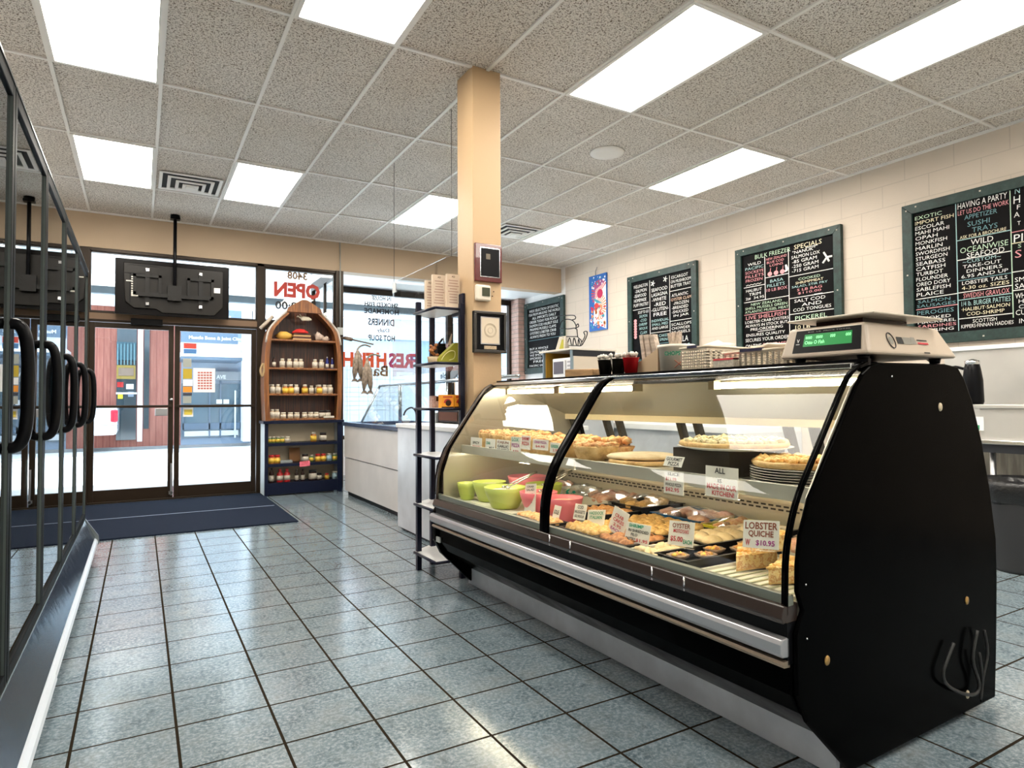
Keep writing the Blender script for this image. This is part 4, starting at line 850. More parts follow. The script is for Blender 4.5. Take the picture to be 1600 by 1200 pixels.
m = MB(); m.lathe([(.15, 0), (.155, .008), (.14, .016), (.001, .02)], (1.93, 2.17, .874), 30, wob=lambda a: 1+.04*math.sin(3*a)); m.build('flatbread', F_PALE, label='thin pale flatbread lying on the flat folded pizza', cat='bread')
ys_ = [2.42, 2.60, 2.78, 2.95, 3.11, 3.26, 3.40]
for k, y in enumerate(ys_):
    pizza(1.865, y, .8505, .100, F_ORNG, 'small orange topped seafood pizza on the case shelf, '+ORD[k]+' from the middle divider', n=60, lift=.045+.004*k, sx=1.1, grp='small seafood pizzas', seed=20+k)
for o in [o for o in COL.objects if o.get('group') == 'small seafood pizzas']:
    pass
for k, y in enumerate((2.50, 2.68, 2.86, 3.04, 3.22, 3.38)):
    m = MB()
    for j in range(10): m.blob((2.06+random.uniform(-.05, .05), y+random.uniform(-.06, .06), .905+random.random()*.03), (.032, .028, .020), j+k*11, 1, .25)
    m.lathe([(.06, 0), (.085, .05)], (2.06, y, .8505), 18)
    m.build('seafood_crumble', F_ORNG, label='heap of orange seafood pieces, back of the case shelf, '+ORD[k]+' from the divider', cat='food', group='seafood heaps')
# ------------------------------------------------------------------ price cards
def card(px0, py0, px1, py1, X_, lines, label, tilt=0., mat_=None, back=.02):
    a = fx(px0, py1, X_); b = fx(px1, py0, X_); h = fx(px0, py0, X_).z-a.z; ya, yb_ = a.y, b.y; w = ya-yb_; zc = (a.z+ fx(px1, py1, X_).z)/2; zt = zc+h
    t = thing('price_card', (X_, (ya+yb_)/2, zc), label, 'price card', 'price cards in the display case')
    M0 = Matrix.Translation((X_, (ya+yb_)/2, zc)) @ Matrix.Rotation(tilt, 4, 'X')
    uy = Vector((back/max(h, .02), 0, 1)).normalized()
    m = MB(); m.M = M0; m.add([(0, w/2, 0), (0, -w/2, 0), (uy.x*h, -w/2, uy.z*h), (uy.x*h, w/2, uy.z*h), (.002, w/2, 0), (.002, -w/2, 0), (.002+uy.x*h, -w/2, uy.z*h), (.002+uy.x*h, w/2, uy.z*h)], [(0, 1, 2, 3), (7, 6, 5, 4), (0, 4, 5, 1), (1, 5, 6, 2), (2, 6, 7, 3), (3, 7, 4, 0)])
    m.build('card', mat_ or M_CARD, t)
    m = MB(); m.M = M0
    for txt, u0, u1, v0, v1, ink in lines:
        o = Vector((-.0012, w/2-u0*w, 0))+uy*(h*(1-v1)); write(m, txt, o, (0, -1, 0), uy, w=(u1-u0)*w, h=(v1-v0)*h, material=ink, bold=.02)
    if m.v: m.build('handwriting', None, t)
    m = MB(); m.M = M0; m.box((-.003, -w/2-.002, -.006), (.010, w/2+.002, .002)); m.build('holder', M_CHOLD, t); return t
card(1160, 815, 1216, 857, 1.655, [('LOBSTER', .06, .96, .06, .32, I_BRN), ('QUICHE', .16, .86, .36, .62, I_BRN), ('$10.95', .38, .90, .70, .92, I_PUR), ('W', .08, .22, .68, .92, I_RED)], 'price card reading LOBSTER QUICHE $10.95 above the quiche slices', -.12)
card(1043, 816, 1082, 853, 1.72, [('OYSTER', .14, .85, .08, .28, I_BRN), ('MOTOYAKI', .20, .80, .32, .48, I_RED), ('$5.00', .10, .60, .62, .86, I_RED), ('EACH', .62, .95, .72, .90, I_GRN)], 'price card reading OYSTER and $5.00 EACH beside the black oyster tray', -.08)
card(975, 819, 1012, 850, 1.68, [('SHRIMP', .12, .72, .05, .22, I_GRN), ('IN SHREDDED', .12, .95, .30, .44, I_BLK), ('FILO', .25, .52, .50, .64, I_BLK), ('PASTRY', .06, .46, .72, .88, I_BLK), ('$1.95', .48, .96, .72, .90, I_RED)], 'price card with green SHRIMP heading in the front row', -.03)
card(949, 795, 972, 834, 1.72, [('CRAB', .2, .75, .22, .36, I_RED), ('CAKES', .15, .85, .40, .54, I_RED), ('2.95', .25, .75, .60, .72, I_RED), ('EACH', .15, .8, .78, .90, I_PUR)], 'narrow tilted card with red CRAB CAKES writing', .25)
card(916, 797, 943, 822, 1.74, [('HADDOCK', .10, .92, .10, .30, I_GRN), ('ITALIAN', .15, .85, .36, .56, I_GRN)], 'tilted price card with green writing beside the cod nuggets card', -.14)
card(895, 788, 913, 812, 1.76, [('COD', .25, .75, .08, .30, I_BLK), ('NUGGETS', .08, .95, .40, .60, I_BLK), ('$2.95/LB', .12, .9, .70, .88, I_BLK)], 'price card reading COD NUGGETS right of the middle divider', -.05)
card(819, 757, 836, 800, 1.72, [('CRAB', .2, .8, .06, .13, I_BLK), ('SALAD', .15, .85, .17, .25, I_BLK), ('$ 2.50', .2, .8, .34, .42, I_BLK), ('PER', .3, .7, .5, .57, I_GRN), ('100', .3, .7, .62, .69, I_BLK)], 'tall narrow white price card in front of the pink bowl', -.14)
card(862, 790, 872, 812, 1.70, [('SOLE', .15, .85, .3, .6, I_BLK)], 'small price card just right of the middle divider', 0.)
SX = 1.714
card(1036, 712, 1064, 729, SX, [('GOURMET', .08, .94, .12, .45, I_BLK), ('PIZZA', .25, .85, .54, .90, I_BLK)], 'card reading GOURMET PIZZA on the shelf edge')
card(1037, 737, 1067, 772, SX, [('SLICE', .2, .8, .06, .2, I_BLK), ('$11.99', .1, .65, .28, .45, I_RED), ('WHOLE PIZZA', .08, .92, .52, .66, I_BLK), ('$62.95', .1, .8, .72, .92, I_RED)], 'card with $11.99 slice and WHOLE PIZZA price below the gourmet pizza card', back=.004)
card(1102, 731, 1152, 778, SX, [('ALL', .30, .62, .04, .22, I_BLK), ('IS', .40, .52, .40, .52, I_BLK), ('MADE IN OUR', .06, .96, .56, .74, I_RED), ('KITCHEN!', .22, .90, .78, .94, I_RED)], 'large card reading ALL IS MADE IN OUR KITCHEN hung from the shelf edge', back=.004)
for k, (x0, y0, x1, y1, ln, lb) in enumerate((
    (735, 684, 752, 704, [('SPICY', .2, .8, .3, .5, I_BLK), ('PRAWN', .2, .9, .6, .8, I_RED)], 'small shelf card with black and red writing, farthest clear one'),
    (758, 686, 773, 708, [('CRAB', .1, .5, .2, .4, I_GRN), ('MELT', .4, .9, .55, .75, I_BLK)], 'small pale green written shelf card left of the garlic mussel card'),
    (775, 688, 796, 711, [('CAJUN', .1, .9, .08, .28, I_BRN), ('GARLIC', .1, .9, .34, .52, I_BLK), ('MUSSELS', .1, .95, .58, .76, I_BLK), ('2.95', .3, .7, .82, .95, I_BLK)], 'square shelf card with four handwritten lines'),
    (798, 683, 813, 712, [('LOX', .1, .8, .05, .25, I_GRN), ('PIZZA', .1, .9, .35, .55, I_PUR), ('4.50', .2, .8, .7, .85, I_RED)], 'tall shelf card with green and purple writing'),
    (814, 681, 828, 702, [('SHRIMP', .1, .9, .1, .35, I_RED), ('PIZZA', .1, .9, .45, .7, I_RED)], 'shelf card full of red writing'),
    (812, 706, 826, 722, [('SALMON', .1, .9, .2, .5, I_BLK)], 'small low shelf card under the red written card'),
    (832, 687, 856, 703, [('CRAB PIZZA', .1, .9, .15, .4, I_PUR), ('$4.95', .2, .8, .55, .8, I_RED)], 'wide shelf card with purple writing near the divider'),
    (859, 692, 874, 708, [('GREEK', .1, .9, .2, .5, I_GRN), ('2.95', .3, .9, .6, .85, I_RED)], 'shelf card with green top at the divider'))):
    card(x0, y0, x1, y1, SX, ln, lb, back=.004)
# ------------------------------------------------------------------ lower deck
ZD = .5405
def bowl(x, y, r, h, material, inner, label, tongs=0, rib=True):
    t = thing('salad_bowl', (x, y, ZD), label, 'bowl', 'salad bowls in the display case')
    m = MB(); m.lathe([(r*.60, 0), (r*.66, .008), (r*.92, h*.7), (r, h), (r*.96, h), (r*.88, h*.72), (r*.55, h*.2), (.001, h*.18)], (x, y, ZD), 48, wob=(lambda a: 1+.018*math.sin(24*a)) if rib else None); m.build('bowl', material, t)
    m = MB(); m.lathe([(r*.90, h*.80), (r*.6, h*.86), (.001, h*.90)], (x, y, ZD), 24, wob=lambda a: 1+.02*math.sin(7*a)); m.build('salad', inner, t)
    return t
def tongs(x, y, z, dx, dy, dz, label):
    m = MB(); L = Vector((dx, dy, dz))
    for s_ in (-1, 1):
        o = Vector((0, .018*s_, 0)); m.tube([Vector((x, y, z))+o*1.2, Vector((x, y, z))+L*.5+o, Vector((x, y, z))+L+o*.2], [.005, .004, .005], 6)
        m.blob(Vector((x, y, z))+o*1.3, (.012, .010, .012), 3, 1, .1)
    m.build('serving_tongs', M_STEEL, label=label, cat='tongs', group='serving tongs')
bowl(1.745, 3.085, .118, .115, M_LIME, F_SAL, 'nearest lime green ribbed bowl of salad, in front of the pink bowl')
bowl(1.785, 3.345, .100, .115, M_LIME, F_SAL, 'lime green bowl of salad, second in the front row behind the nearest one')
bowl(1.70, 3.47, .060, .10, M_LIME, F_ORNG, 'small lime green bowl next to the far end of the case')
bowl(1.985, 3.06, .105, .12, M_LIME, F_SAL, 'lime green bowl with brown salad set behind the nearest green bowl')
bowl(1.80, 2.83, .100, .115, M_PBOWL, F_PINK, 'pink bowl right of the lime green bowls by the tall card', rib=False)
bowl(2.05, 3.35, .120, .13, M_PBOWL, F_PINK, 'pink bowl farther back among the lime green bowls', rib=False)
bowl(1.80, 2.60, .095, .115, M_PBOWL, F_PINK, 'pink bowl half hidden by the middle divider', rib=False)
tongs(1.745, 3.08, ZD+.11, .14, -.10, .09, 'steel tongs in the nearest lime green bowl')
tongs(1.98, 3.04, ZD+.11, .10, -.12, .09, 'steel tongs in the lime green bowl set behind')
tongs(1.82, 2.82, ZD+.11, .12, -.02, .11, 'steel tongs standing up from the pink bowl by the tall card')
def tray(x0, y0, x1, y1, h, material, label, cat='tray', z=ZD):
    t = thing('food_tray', ((x0+x1)/2, (y0+y1)/2, z), label, cat); m = MB(); w = .006
    m.box((x0, y0, z), (x1, y1, z+.004)); m.box((x0, y0, z), (x0+w, y1, z+h)); m.box((x1-w, y0, z), (x1, y1, z+h)); m.box((x0+w, y0, z), (x1-w, y0+w, z+h)); m.box((x0+w, y1-w, z), (x1-w, y1, z+h)); m.build('tray', material, t, bevel=.002)
    m = MB(); m.box((x0-.008, y0-.008, z+h-.003), (x0+w, y1+.008, z+h)); m.box((x1-w, y0-.008, z+h-.003), (x1+.008, y1+.008, z+h)); m.box((x0, y0-.008, z+h-.003), (x1, y0+w, z+h)); m.box((x0, y1-w, z+h-.003), (x1, y1+.008, z+h)); m.build('rim', material, t)
    return t
def pieces(name, material, x0, y0, x1, y1, nx, ny, r, label, cat, group, z=ZD+.005, jit=.008, seed=0, flat=.5):
    rnd = random.Random(seed); base = None
    protos_ = []
    for k in range(3): m = MB().blob((0, 0, 0), (r[0], r[1], r[2]), seed+k, 2, flat*.35, 2.4); o = m.build(name, material, org=(0, 0, 0), label=label, cat=cat, group=group); protos_.append(o)
    n = 0
    for i in range(nx):
        for j in range(ny):
            x = x0+(x1-x0)*(i+.5)/nx+rnd.uniform(-jit, jit); y = y0+(y1-y0)*(j+.5)/ny+rnd.uniform(-jit, jit); zz = z+r[2]*.9
            if n < 3: o = protos_[n]
            else: o = protos_[n % 3].copy(); COL.objects.link(o)
            o.location = (x, y, zz); o.rotation_euler = (rnd.uniform(-.2, .2), rnd.uniform(-.2, .2), rnd.uniform(0, 6.28)); n += 1
tray(1.615, 2.13, 1.84, 2.36, .03, M_TRAYB, 'black tray of pale breaded cod nuggets in the front row by the divider')
pieces('cod_nugget', F_BREAD, 1.63, 2.145, 1.83, 2.345, 5, 5, (.034, .028, .024), 'pale golden breaded cod nugget in the black tray by the divider', 'nugget', 'cod nuggets', seed=11)
tray(1.615, 1.92, 1.84, 2.11, .03, M_TRAYB, 'black tray of brown breaded cakes in the front row')
pieces('crab_cake', F_BRWN, 1.63, 1.935, 1.83, 2.10, 4, 4, (.038, .030, .020), 'brown breaded cake in the black tray under the narrow red card', 'fish cake', 'brown fish cakes', seed=21)
tray(1.86, 1.98, 2.14, 2.36, .03, M_TRAYB, 'black tray of golden crumbed fish in the second row', z=ZD)
pieces('breaded_fish', F_BREAD, 1.875, 1.995, 2.125, 2.345, 5, 6, (.038, .030, .024), 'golden breaded fish piece in the second row tray', 'breaded fish', 'golden breaded fish', seed=31)
tray(1.615, 1.76, 1.88, 1.90, .022, M_TRAYW, 'white tray of long golden pastry shrimps in the front row')
pieces('pastry_shrimp', F_PALE, 1.625, 1.77, 1.87, 1.89, 3, 6, (.044, .014, .014), 'long pale pastry wrapped shrimp in the white front tray', 'pastry', 'pastry shrimps', seed=41, flat=.2)
tray(1.615, 1.60, 2.42, 1.745, .038, M_TRAYB, 'long black tray of yellow topped oysters running to the back of the case')
rnd = random.Random(5)
for k in range(8):
    x = 1.665+k*.092; y = 1.672+.022*(-1)**k; t = thing('baked_oyster', (x, y, ZD+.012), 'baked oyster with yellow topping in the long black tray, '+ORD[k]+' from the front', 'oyster', 'baked oysters')
    m = MB().lathe([(.012, 0), (.036, .014), (.041, .024), (.036, .022)], (x, y, ZD+.0125), 16, sy=.85, wob=lambda a: 1+.10*math.sin(6*a)); m.build('shell', mat('oyster shell', (.42, .30, .22), .6, noise_amt=.5, noise_scale=60), t)
    m = MB()
    for j in range(6): m.blob((x+rnd.uniform(-.018, .018), y+rnd.uniform(-.014, .014), ZD+.034), (.014, .013, .010), j+k*7, 1, .3)
    m.build('topping', F_OYS, t)
tray(1.90, 1.765, 2.42, 1.935, .03, M_TRAYB, 'black tray of golden puff pastries behind the oyster card')
pieces('puff_pastry', F_PALE, 1.92, 1.78, 2.40, 1.92, 6, 3, (.050, .036, .026), 'golden puff pastry in the black tray behind the oyster card', 'pastry', 'puff pastries', seed=51)
# quiche tray and slices
t = tray(1.615, 1.225, 2.05, 1.575, .012, M_TRAYW, 'white ribbed tray under the quiche slices at the near end')
m = MB()
for k in range(9): m.box((1.63, 1.245+.036*k, ZD+.005), (2.03, 1.252+.036*k, ZD+.008))
m.build('ribs', mat('tray rib', (.46, .48, .34), .5), t)
def wedge(x, y, z, r, ang, rot, h, label, tipup=0.):
    t = thing('quiche_slice', (x, y, z), label, 'quiche', 'lobster quiche slices')
    M0 = Matrix.Translation((x, y, z)) @ Matrix.Rotation(rot, 4, 'Z') @ Matrix.Rotation(tipup, 4, 'Y')
    n = 8; A = [-ang/2+ang*i/n for i in range(n+1)]
    m = MB(); m.M = M0; rs = r*.96
    poly = [(0, 0)]+[(rs*math.cos(a), rs*math.sin(a)) for a in A]; m.prism(poly, 2, .006, h*.93)
    m.build('filling', F_QUI, t)
    m = MB(); m.M = M0; m.prism([(0, 0)]+[(r*math.cos(a), r*math.sin(a)) for a in A], 2, 0, .006)
    outer = [(r*1.02*math.cos(a), r*1.02*math.sin(a)) for a in A]; inner = [(r*.93*math.cos(a), r*.93*math.sin(a)) for a in A]; m.prism(outer+inner[::-1], 2, .0, h*1.12)
    m.build('crust', F_CRUST, t)
    m = MB(); m.M = M0; rr_ = random.Random(int(x*100))
    for k in range(22):
        a = rr_.uniform(-ang/2, ang/2)*.85; q = r*.88*math.sqrt(rr_.random()); m.blob((q*math.cos(a), q*math.sin(a), h*.93), (.014, .012, .006), k, 1, .3)
    m.build('browned_top', F_PIZZA, t)
wedge(1.74, 1.50, ZD+.009, .17, .85, .25, .055, 'left lower slice of lobster quiche lying on the ribbed tray')
wedge(1.70, 1.34, ZD+.009, .17, .85, .02, .055, 'right lower slice of lobster quiche beside the case end panel')
wedge(1.76, 1.45, ZD+.072, .17, .85, .30, .055, 'top slice of lobster quiche resting on the two others')
def wrapped(x0, y0, x1, y1, h, base, fill, label, n=8, z=ZD, seed=0):
    t = tray(x0, y0, x1, y1, h*.6, base, label, 'packaged food', z); rnd = random.Random(seed); m = MB()
    for k in range(n): m.blob((rnd.uniform(x0+.03, x1-.03), rnd.uniform(y0+.03, y1-.03), z+h*.55), ((x1-x0)/5, (y1-y0)/5, h*.35), k+seed, 1, .25)
    m.build('contents', fill, t)
    m = MB(); nx, ny = 8, 8; vs = []; 
    for i in range(nx+1):
        for j in range(ny+1):
            u, v = i/nx, j/ny; vs.append((x0+(x1-x0)*u, y0+(y1-y0)*v, z+h*.62+h*.5*math.sin(PI*u)*math.sin(PI*v)+.004*noise.noise((i*.9, j*.9, seed))))
    m.add(vs, [(i*(ny+1)+j, (i+1)*(ny+1)+j, (i+1)*(ny+1)+j+1, i*(ny+1)+j+1) for i in range(nx) for j in range(ny)], None, True); m.build('film', M_WRAP, t); return t
wrapped(2.17, 2.08, 2.44, 2.38, .07, M_BLUET, F_PINK, 'blue tray of wrapped pink seafood behind the cod nuggets', 10, seed=1)
wrapped(2.17, 1.95, 2.43, 2.06, .06, M_YEL, F_ORNG, 'bright yellow tray of wrapped food near the back of the case', 6, seed=2)
wrapped(2.08, 1.25, 2.44, 1.58, .10, M_TRAYW, F_PINK, 'clear wrapped pack of crumbed food behind the quiche card', 12, seed=3)
wrapped(2.16, 2.44, 2.44, 2.68, .09, M_TRAYB, F_BREAD, 'wrapped bread roll pack behind the middle divider', 8, seed=4)
wrapped(2.17, 2.72, 2.44, 2.98, .08, M_TRAYW, F_PINK, 'wrapped white tray of pink meat behind the pink bowl', 10, seed=5)
wrapped(2.20, 3.02, 2.44, 3.26, .08, M_TRAYW, F_SAL, 'wrapped white tray of pale salad at the back left of the case', 10, seed=6)
wrapped(2.20, 3.30, 2.44, 3.52, .09, M_TRAYW, F_PINK, 'wrapped white tray of pink meat in the far corner of the case', 10, seed=7)
tray(1.90, 2.44, 2.14, 2.70, .04, M_TRAYB, 'black tray of fried pieces right behind the half hidden pink bowl')
pieces('fried_shrimp', F_ORNG, 1.915, 2.455, 2.125, 2.685, 4, 5, (.036, .024, .022), 'orange fried shrimp in the tray behind the half hidden pink bowl', 'fried shrimp', 'fried shrimps', seed=61)
tray(1.60, 2.43, 1.70, 2.74, .03, M_TRAYB, 'narrow black tray with pinkish orange pieces at the glass left of the divider')
pieces('smoked_piece', F_ORNG, 1.61, 2.44, 1.69, 2.73, 3, 9, (.024, .022, .020), 'pinkish orange fish piece in the narrow tray by the glass', 'smoked fish', 'smoked fish pieces', seed=71)
t = thing('leaf_garnish', (1.98, 2.87, ZD), 'teal green plastic leaf garnish between the bowls', 'garnish')
m = MB(); rnd = random.Random(9)
for k in range(40):
    a = rnd.random()*6.28; q = .05*rnd.random(); p = Vector((2.0+q*math.cos(a), 2.86+q*math.sin(a)*1.3, ZD+.05+.05*rnd.random())); d = Vector((rnd.uniform(-1, 1), rnd.uniform(-1, 1), rnd.uniform(0, 1)))*.018; s_ = Vector((-d.y, d.x, .004)); m.add([p, p+d*.5+s_*.5, p+d, p+d*.5-s_*.5], [(0, 1, 2, 3)])
m.build('leaves', mat('teal green leaf', (.02, .28, .20), .45), t); MB().lathe([(.04, 0), (.05, .05)], (2.0, 2.86, ZD), 16).build('pot', M_TRAYB, t)
# ================================================================== on top of the case
ZT = 1.2525
# label scale
t = thing('label_scale', (2.25, 1.40, ZT), 'beige electronic shop scale with a green display on the near end of the case', 'scale')
M_SCB = mat('beige scale plastic', (.56, .46, .36), .38); m = MB()
y0, y1, x0, x1, zb, zt_ = 1.175, 1.505, 1.985, 2.53, ZT+.018, ZT+.125
m.add([(x0, y0+.0, zb), (x0, y1, zb), (x1, y1, zb), (x1, y0, zb), (x0+.03, y0+.03, zt_), (x0+.03, y1-.02, zt_), (x1-.08, y1-.03, zt_), (x1-.08, y0+.03, zt_)], [(0, 1, 2, 3), (7, 6, 5, 4), (0, 4, 5, 1), (1, 5, 6, 2), (2, 6, 7, 3), (3, 7, 4, 0)])
m.build('housing', M_SCB, t, bevel=.012, seg=3)
m = MB(); m.box((x0+.02, y0-.005, zt_+.022), (x1-.11, y1-.02, zt_+.029)); m.build('weighing_plate', mat('cream weighing plate', (.60, .52, .42), .3), t, bevel=.003)
MB().box((x0+.10, y0+.08, zt_), (x1-.18, y1-.08, zt_+.022)).build('plate_support', M_DBR, t)
fr = lambda u, v, d=0.: Vector((x0+.03*v-.0015-d*.9, y1-.005-.01*v-(y1-y0-.01-.025*v)*u, zb+(zt_-zb)*v))
m = MB(); m.add([fr(.14, .16), fr(.93, .16), fr(.93, .90), fr(.14, .90)], [(0, 1, 2, 3)]); m.build('display_bezel', M_BLACK, t)
m = MB(); m.add([fr(.26, .36, .001), fr(.83, .36, .001), fr(.83, .76, .001), fr(.26, .76, .001)], [(0, 1, 2, 3)]); scr = m.build('lcd_screen', mat('green lcd', (.0, .05, .01), .3, emit=(.0, .30, .05), es=.5), t)
M_LCDT = mat('lit lcd text', (.3, .9, .4), .4, emit=(.25, .95, .35), es=.6); m = MB(); ux_ = (fr(1, .5)-fr(0, .5)).normalized(); uy_ = (fr(.5, 1)-fr(.5, 0)).normalized()
Wf = (fr(1, .5)-fr(0, .5)).length; Hf = (fr(.5, 1)-fr(.5, 0)).length
for txt, u, v, w_, h_ in (('0000', .28, .60, .08, .10), ('0000', .41, .60, .08, .10), ('000', .58, .60, .06, .10), ('000', .76, .60, .06, .10), ('Otto O Fish', .28, .43, .24, .12)): write(m, txt, fr(u, v, .002), ux_, uy_, w=w_*Wf, h=h_*Hf, material=M_LCDT, bold=.02)
m.build('screen_text', None, scr)
m = MB(); write(m, 'V', fr(.175, .50, .002), ux_, uy_, w=.035*Wf, h=.12*Hf, material=M_WHITE, bold=.03); m.add([fr(.17, .44, .002), fr(.215, .44, .002), fr(.215, .46, .002), fr(.17, .46, .002)], [(0, 1, 2, 3)], M_WHITE); write(m, 'KG  LB  PRICE TOTAL', fr(.30, .82, .002), ux_, uy_, w=.5*Wf, h=.03*Hf, material=mat('dim print', (.25, .25, .22), .6)); m.build('bezel_print', None, t)
sd_ = lambda u, v, d=0.: Vector((x0+.03*v+(x1-x0-.11*v)*u, y0+.03*v-.001-d, zb+(zt_-zb)*v))
m = MB(); ux2 = (sd_(1, .5)-sd_(0, .5)).normalized(); uy2 = (sd_(.5, 1)-sd_(.5, 0)).normalized(); c = sd_(.26, .45, .001)
m.tube([c+ux2*(.020*math.cos(i*PI/10))+uy2*(.027*math.sin(i*PI/10)) for i in range(20)], .0016, 5, I_BLK, closed=True); m.add([c+ux2*(.012*math.cos(i*PI/6))+uy2*(.014*math.sin(i*PI/6)) for i in range(12)], [tuple(range(12))], mat('grey seal', (.30, .28, .24), .6))
for u0, u1, v0, v1, mm in ((.33, .40, .36, .58, I_BLK), (.405, .50, .36, .58, mat('grey seal')), (.505, .56, .38, .60, mat('grey seal')), (.58, .71, .50, .54, I_BLK), (.58, .71, .39, .45, I_RED), (.60, .67, .10, .14, I_BLK)): m.add([sd_(u0, v0, .001), sd_(u1, v0, .001), sd_(u1, v1, .001), sd_(u0, v1, .001)], [(0, 1, 2, 3)], mm)
m.build('certification_labels', None, t)
m = MB()
for x, y in ((x0+.05, y0+.05), (x1-.06, y0+.05), (x0+.05, y1-.05), (x1-.06, y1-.05)): m.lathe([(.016, 0), (.020, .018)], (x, y, ZT), 12)
m.each('foot', M_BLACK, t); MB().tube(smoothpath([(2.47, 1.30, ZT+.03), (2.53, 1.27, ZT+.012), (2.60, 1.25, ZT-.10), (2.66, 1.25, ZT-.2)], 5), .004, 6).build('power_cord', M_BLACK, t)
# bucket of chopsticks
def bucket_at(px0, px1, pyt, pyb, X_):
    a = fx(px0, pyb, X_); b = fx(px1, pyb, X_); return (a.y+b.y)/2, abs(a.y-b.y)/2*.93, fx((px0+px1)/2, pyt, X_).z-ZT
y, r, h = 2.315, .086, .145; X_ = 2.28
t = thing('chopstick_bucket', (X_, y, ZT), 'cream bucket marked CHOPSTICKS holding wrapped chopsticks', 'bucket')
M_BUCK = mat('cream bucket plastic', (.86, .80, .69), .4)
MB().lathe([(r*.88, 0), (r*.98, h*.88), (r*1.06, h*.90), (r*1.06, h), (r*.98, h), (r*.90, h*.3)], (X_, y, ZT), 36).build('pail', M_BUCK, t)
m = MB()
def oncyl(txt, v0, v1, w_, ink):
    vs, fs = glyphs(txt, .03); X0 = min(v.x for v in vs); X1 = max(v.x for v in vs); Y0_ = min(v.y for v in vs); Y1_ = max(v.y for v in vs); cdir = math.atan2(-.87, -.62)
    out = []
    for v in vs:
        zz = v0+(v.y-Y0_)/(Y1_-Y0_)*(v1-v0); rr = r*(.88+.10*zz/.88/h)*1.012 if h else r
        ang = cdir+((v.x-X0)/(X1-X0)-.5)*w_/r; out.append((X_+rr*math.cos(ang), y+rr*math.sin(ang), ZT+zz))
    m.add(out, fs, ink)
oncyl('CHOPSTICKS', h*.62, h*.76, .15, I_GRN)
m2 = MB()
for s_ in (-1, 1):
    cdir = math.atan2(-.87, -.62); pts = []
    for k in range(5): f_ = k/4-.5; ang = cdir+s_*f_*.045/r; rr = r*.952; pts.append((X_+rr*math.cos(ang), y+rr*math.sin(ang), ZT+h*(.34+f_*.26)))
    m2.tube(pts, .0022, 5)
m.build('lettering', None, t); m2.build('crossed_chopstick_drawing', I_BRN, t)
M_SLEEVE = mat('paper chopstick sleeve', (.62, .50, .40), .6, noise_amt=.4, noise_scale=70)
rnd = random.Random(12)
def sticks(n, cx_, cy_, cz_, spread, lean, L, label, name='wrapped_chopsticks', mm=None, w=.010, rr_=.03):
    for k in range(n):
        a = rnd.random()*6.28; q = rr_*math.sqrt(rnd.random()); base = Vector((cx_+q*math.cos(a)*.6, cy_+q*math.sin(a), cz_)); d = Vector((rnd.uniform(-spread, spread)+lean[0], rnd.uniform(-spread, spread)+lean[1]+(q*math.sin(a))*3, 1)).normalized()
        m = MB(); R_ = d.to_track_quat('Z', 'Y').to_matrix(); m.cbox(base+d*L/2, (w*.5, w*1.6, L), R_); m.build(name, mm or M_SLEEVE, label=label, cat='chopsticks', group=name.replace('_', ' ')+' in '+label.split(' in ')[-1])
sticks(14, X_, y, ZT+.04, .16, (0, -.05), .17, 'thin paper wrapped chopsticks standing in the cream bucket')
# slanted cardboard box with more chopsticks
y0_ = 2.47; t = thing('chopstick_box', (2.30, 2.545, ZT), 'open slant cut cardboard box of long wrapped chopsticks left of the cream bucket', 'box')
m = MB(); 
for y_ in (2.455, 2.63): pass
m.prism([(2.412, ZT), (2.58, ZT), (2.58, ZT+.075), (2.56, ZT+.07), (2.412, ZT+.135)], 0, 2.25, 2.256); m.prism([(2.412, ZT), (2.58, ZT), (2.58, ZT+.075), (2.56, ZT+.07), (2.412, ZT+.135)], 0, 2.36, 2.366); m.box((2.256, 2.412, ZT), (2.36, 2.418, ZT+.13)); m.box((2.256, 2.574, ZT), (2.36, 2.58, ZT+.072)); m.box((2.256, 2.418, ZT), (2.36, 2.574, ZT+.005)); m.build('carton', mat('kraft card', (.52, .38, .24), .6), t)
for k in range(8):
    yy = 2.428+.018*k; m = MB(); d = Vector((.0, .30-.02*k, 1)).normalized(); m.cbox(Vector((2.30+.004*(k % 3), yy, ZT+.01))+d*.11, (.03, .012, .205), d.to_track_quat('Z', 'Y').to_matrix())
    m.build('chopstick_packet', M_SLEEVE, label='long wrapped chopstick packet in the cardboard box, '+ORD[k]+' from the bucket', cat='chopsticks', group='chopstick packets in the cardboard box')
# black cutlery cups with bags
def cup(px, name_, label, mm, wrapm, n=8):
    c = fz(px, 588, ZT+.03); X0 = 2.22; y = fx(px, 588, X0).y; t = thing('cutlery_cup', (X0, y, ZT), label, 'cup', 'cutlery cups on the display case')
    MB().lathe([(.030, 0), (.042, .095), (.045, .098), (.041, .096), (.028, .008)], (X0, y, ZT), 24).build('cup', mm, t); m = MB()
    for k in range(n): a = rnd.random()*6.28; q = .035*rnd.random(); m.tube([(X0+q*math.cos(a)*.7, y+q*math.sin(a)*.7, ZT+.01), (X0+q*math.cos(a)*1.3, y+q*math.sin(a)*1.3, ZT+.112+.015*rnd.random())], .006, 5); m.blob((X0+q*math.cos(a)*1.3, y+q*math.sin(a)*1.3, ZT+.115), (.016, .014, .014), k, 1, .4)
    m.build('wrapped_cutlery', wrapm, t)
M_SMOKE = mat('smoked black cup', (.02, .018, .015), .15); M_CUTW = mat('wrapped white cutlery', (.66, .60, .52), .35, noise_amt=.3, noise_scale=90)
cup(946, 'a', 'black cup of plastic wrapped cutlery, left one beside the brown board', M_SMOKE, M_CUTW); cup(966, 'b', 'black cup of plastic wrapped cutlery, middle one', M_SMOKE, M_CUTW); cup(986, 'c', 'red fronted cup of plastic cutlery beside the cardboard box', mat('red cup', (.45, .01, .015), .25), M_CUTW)
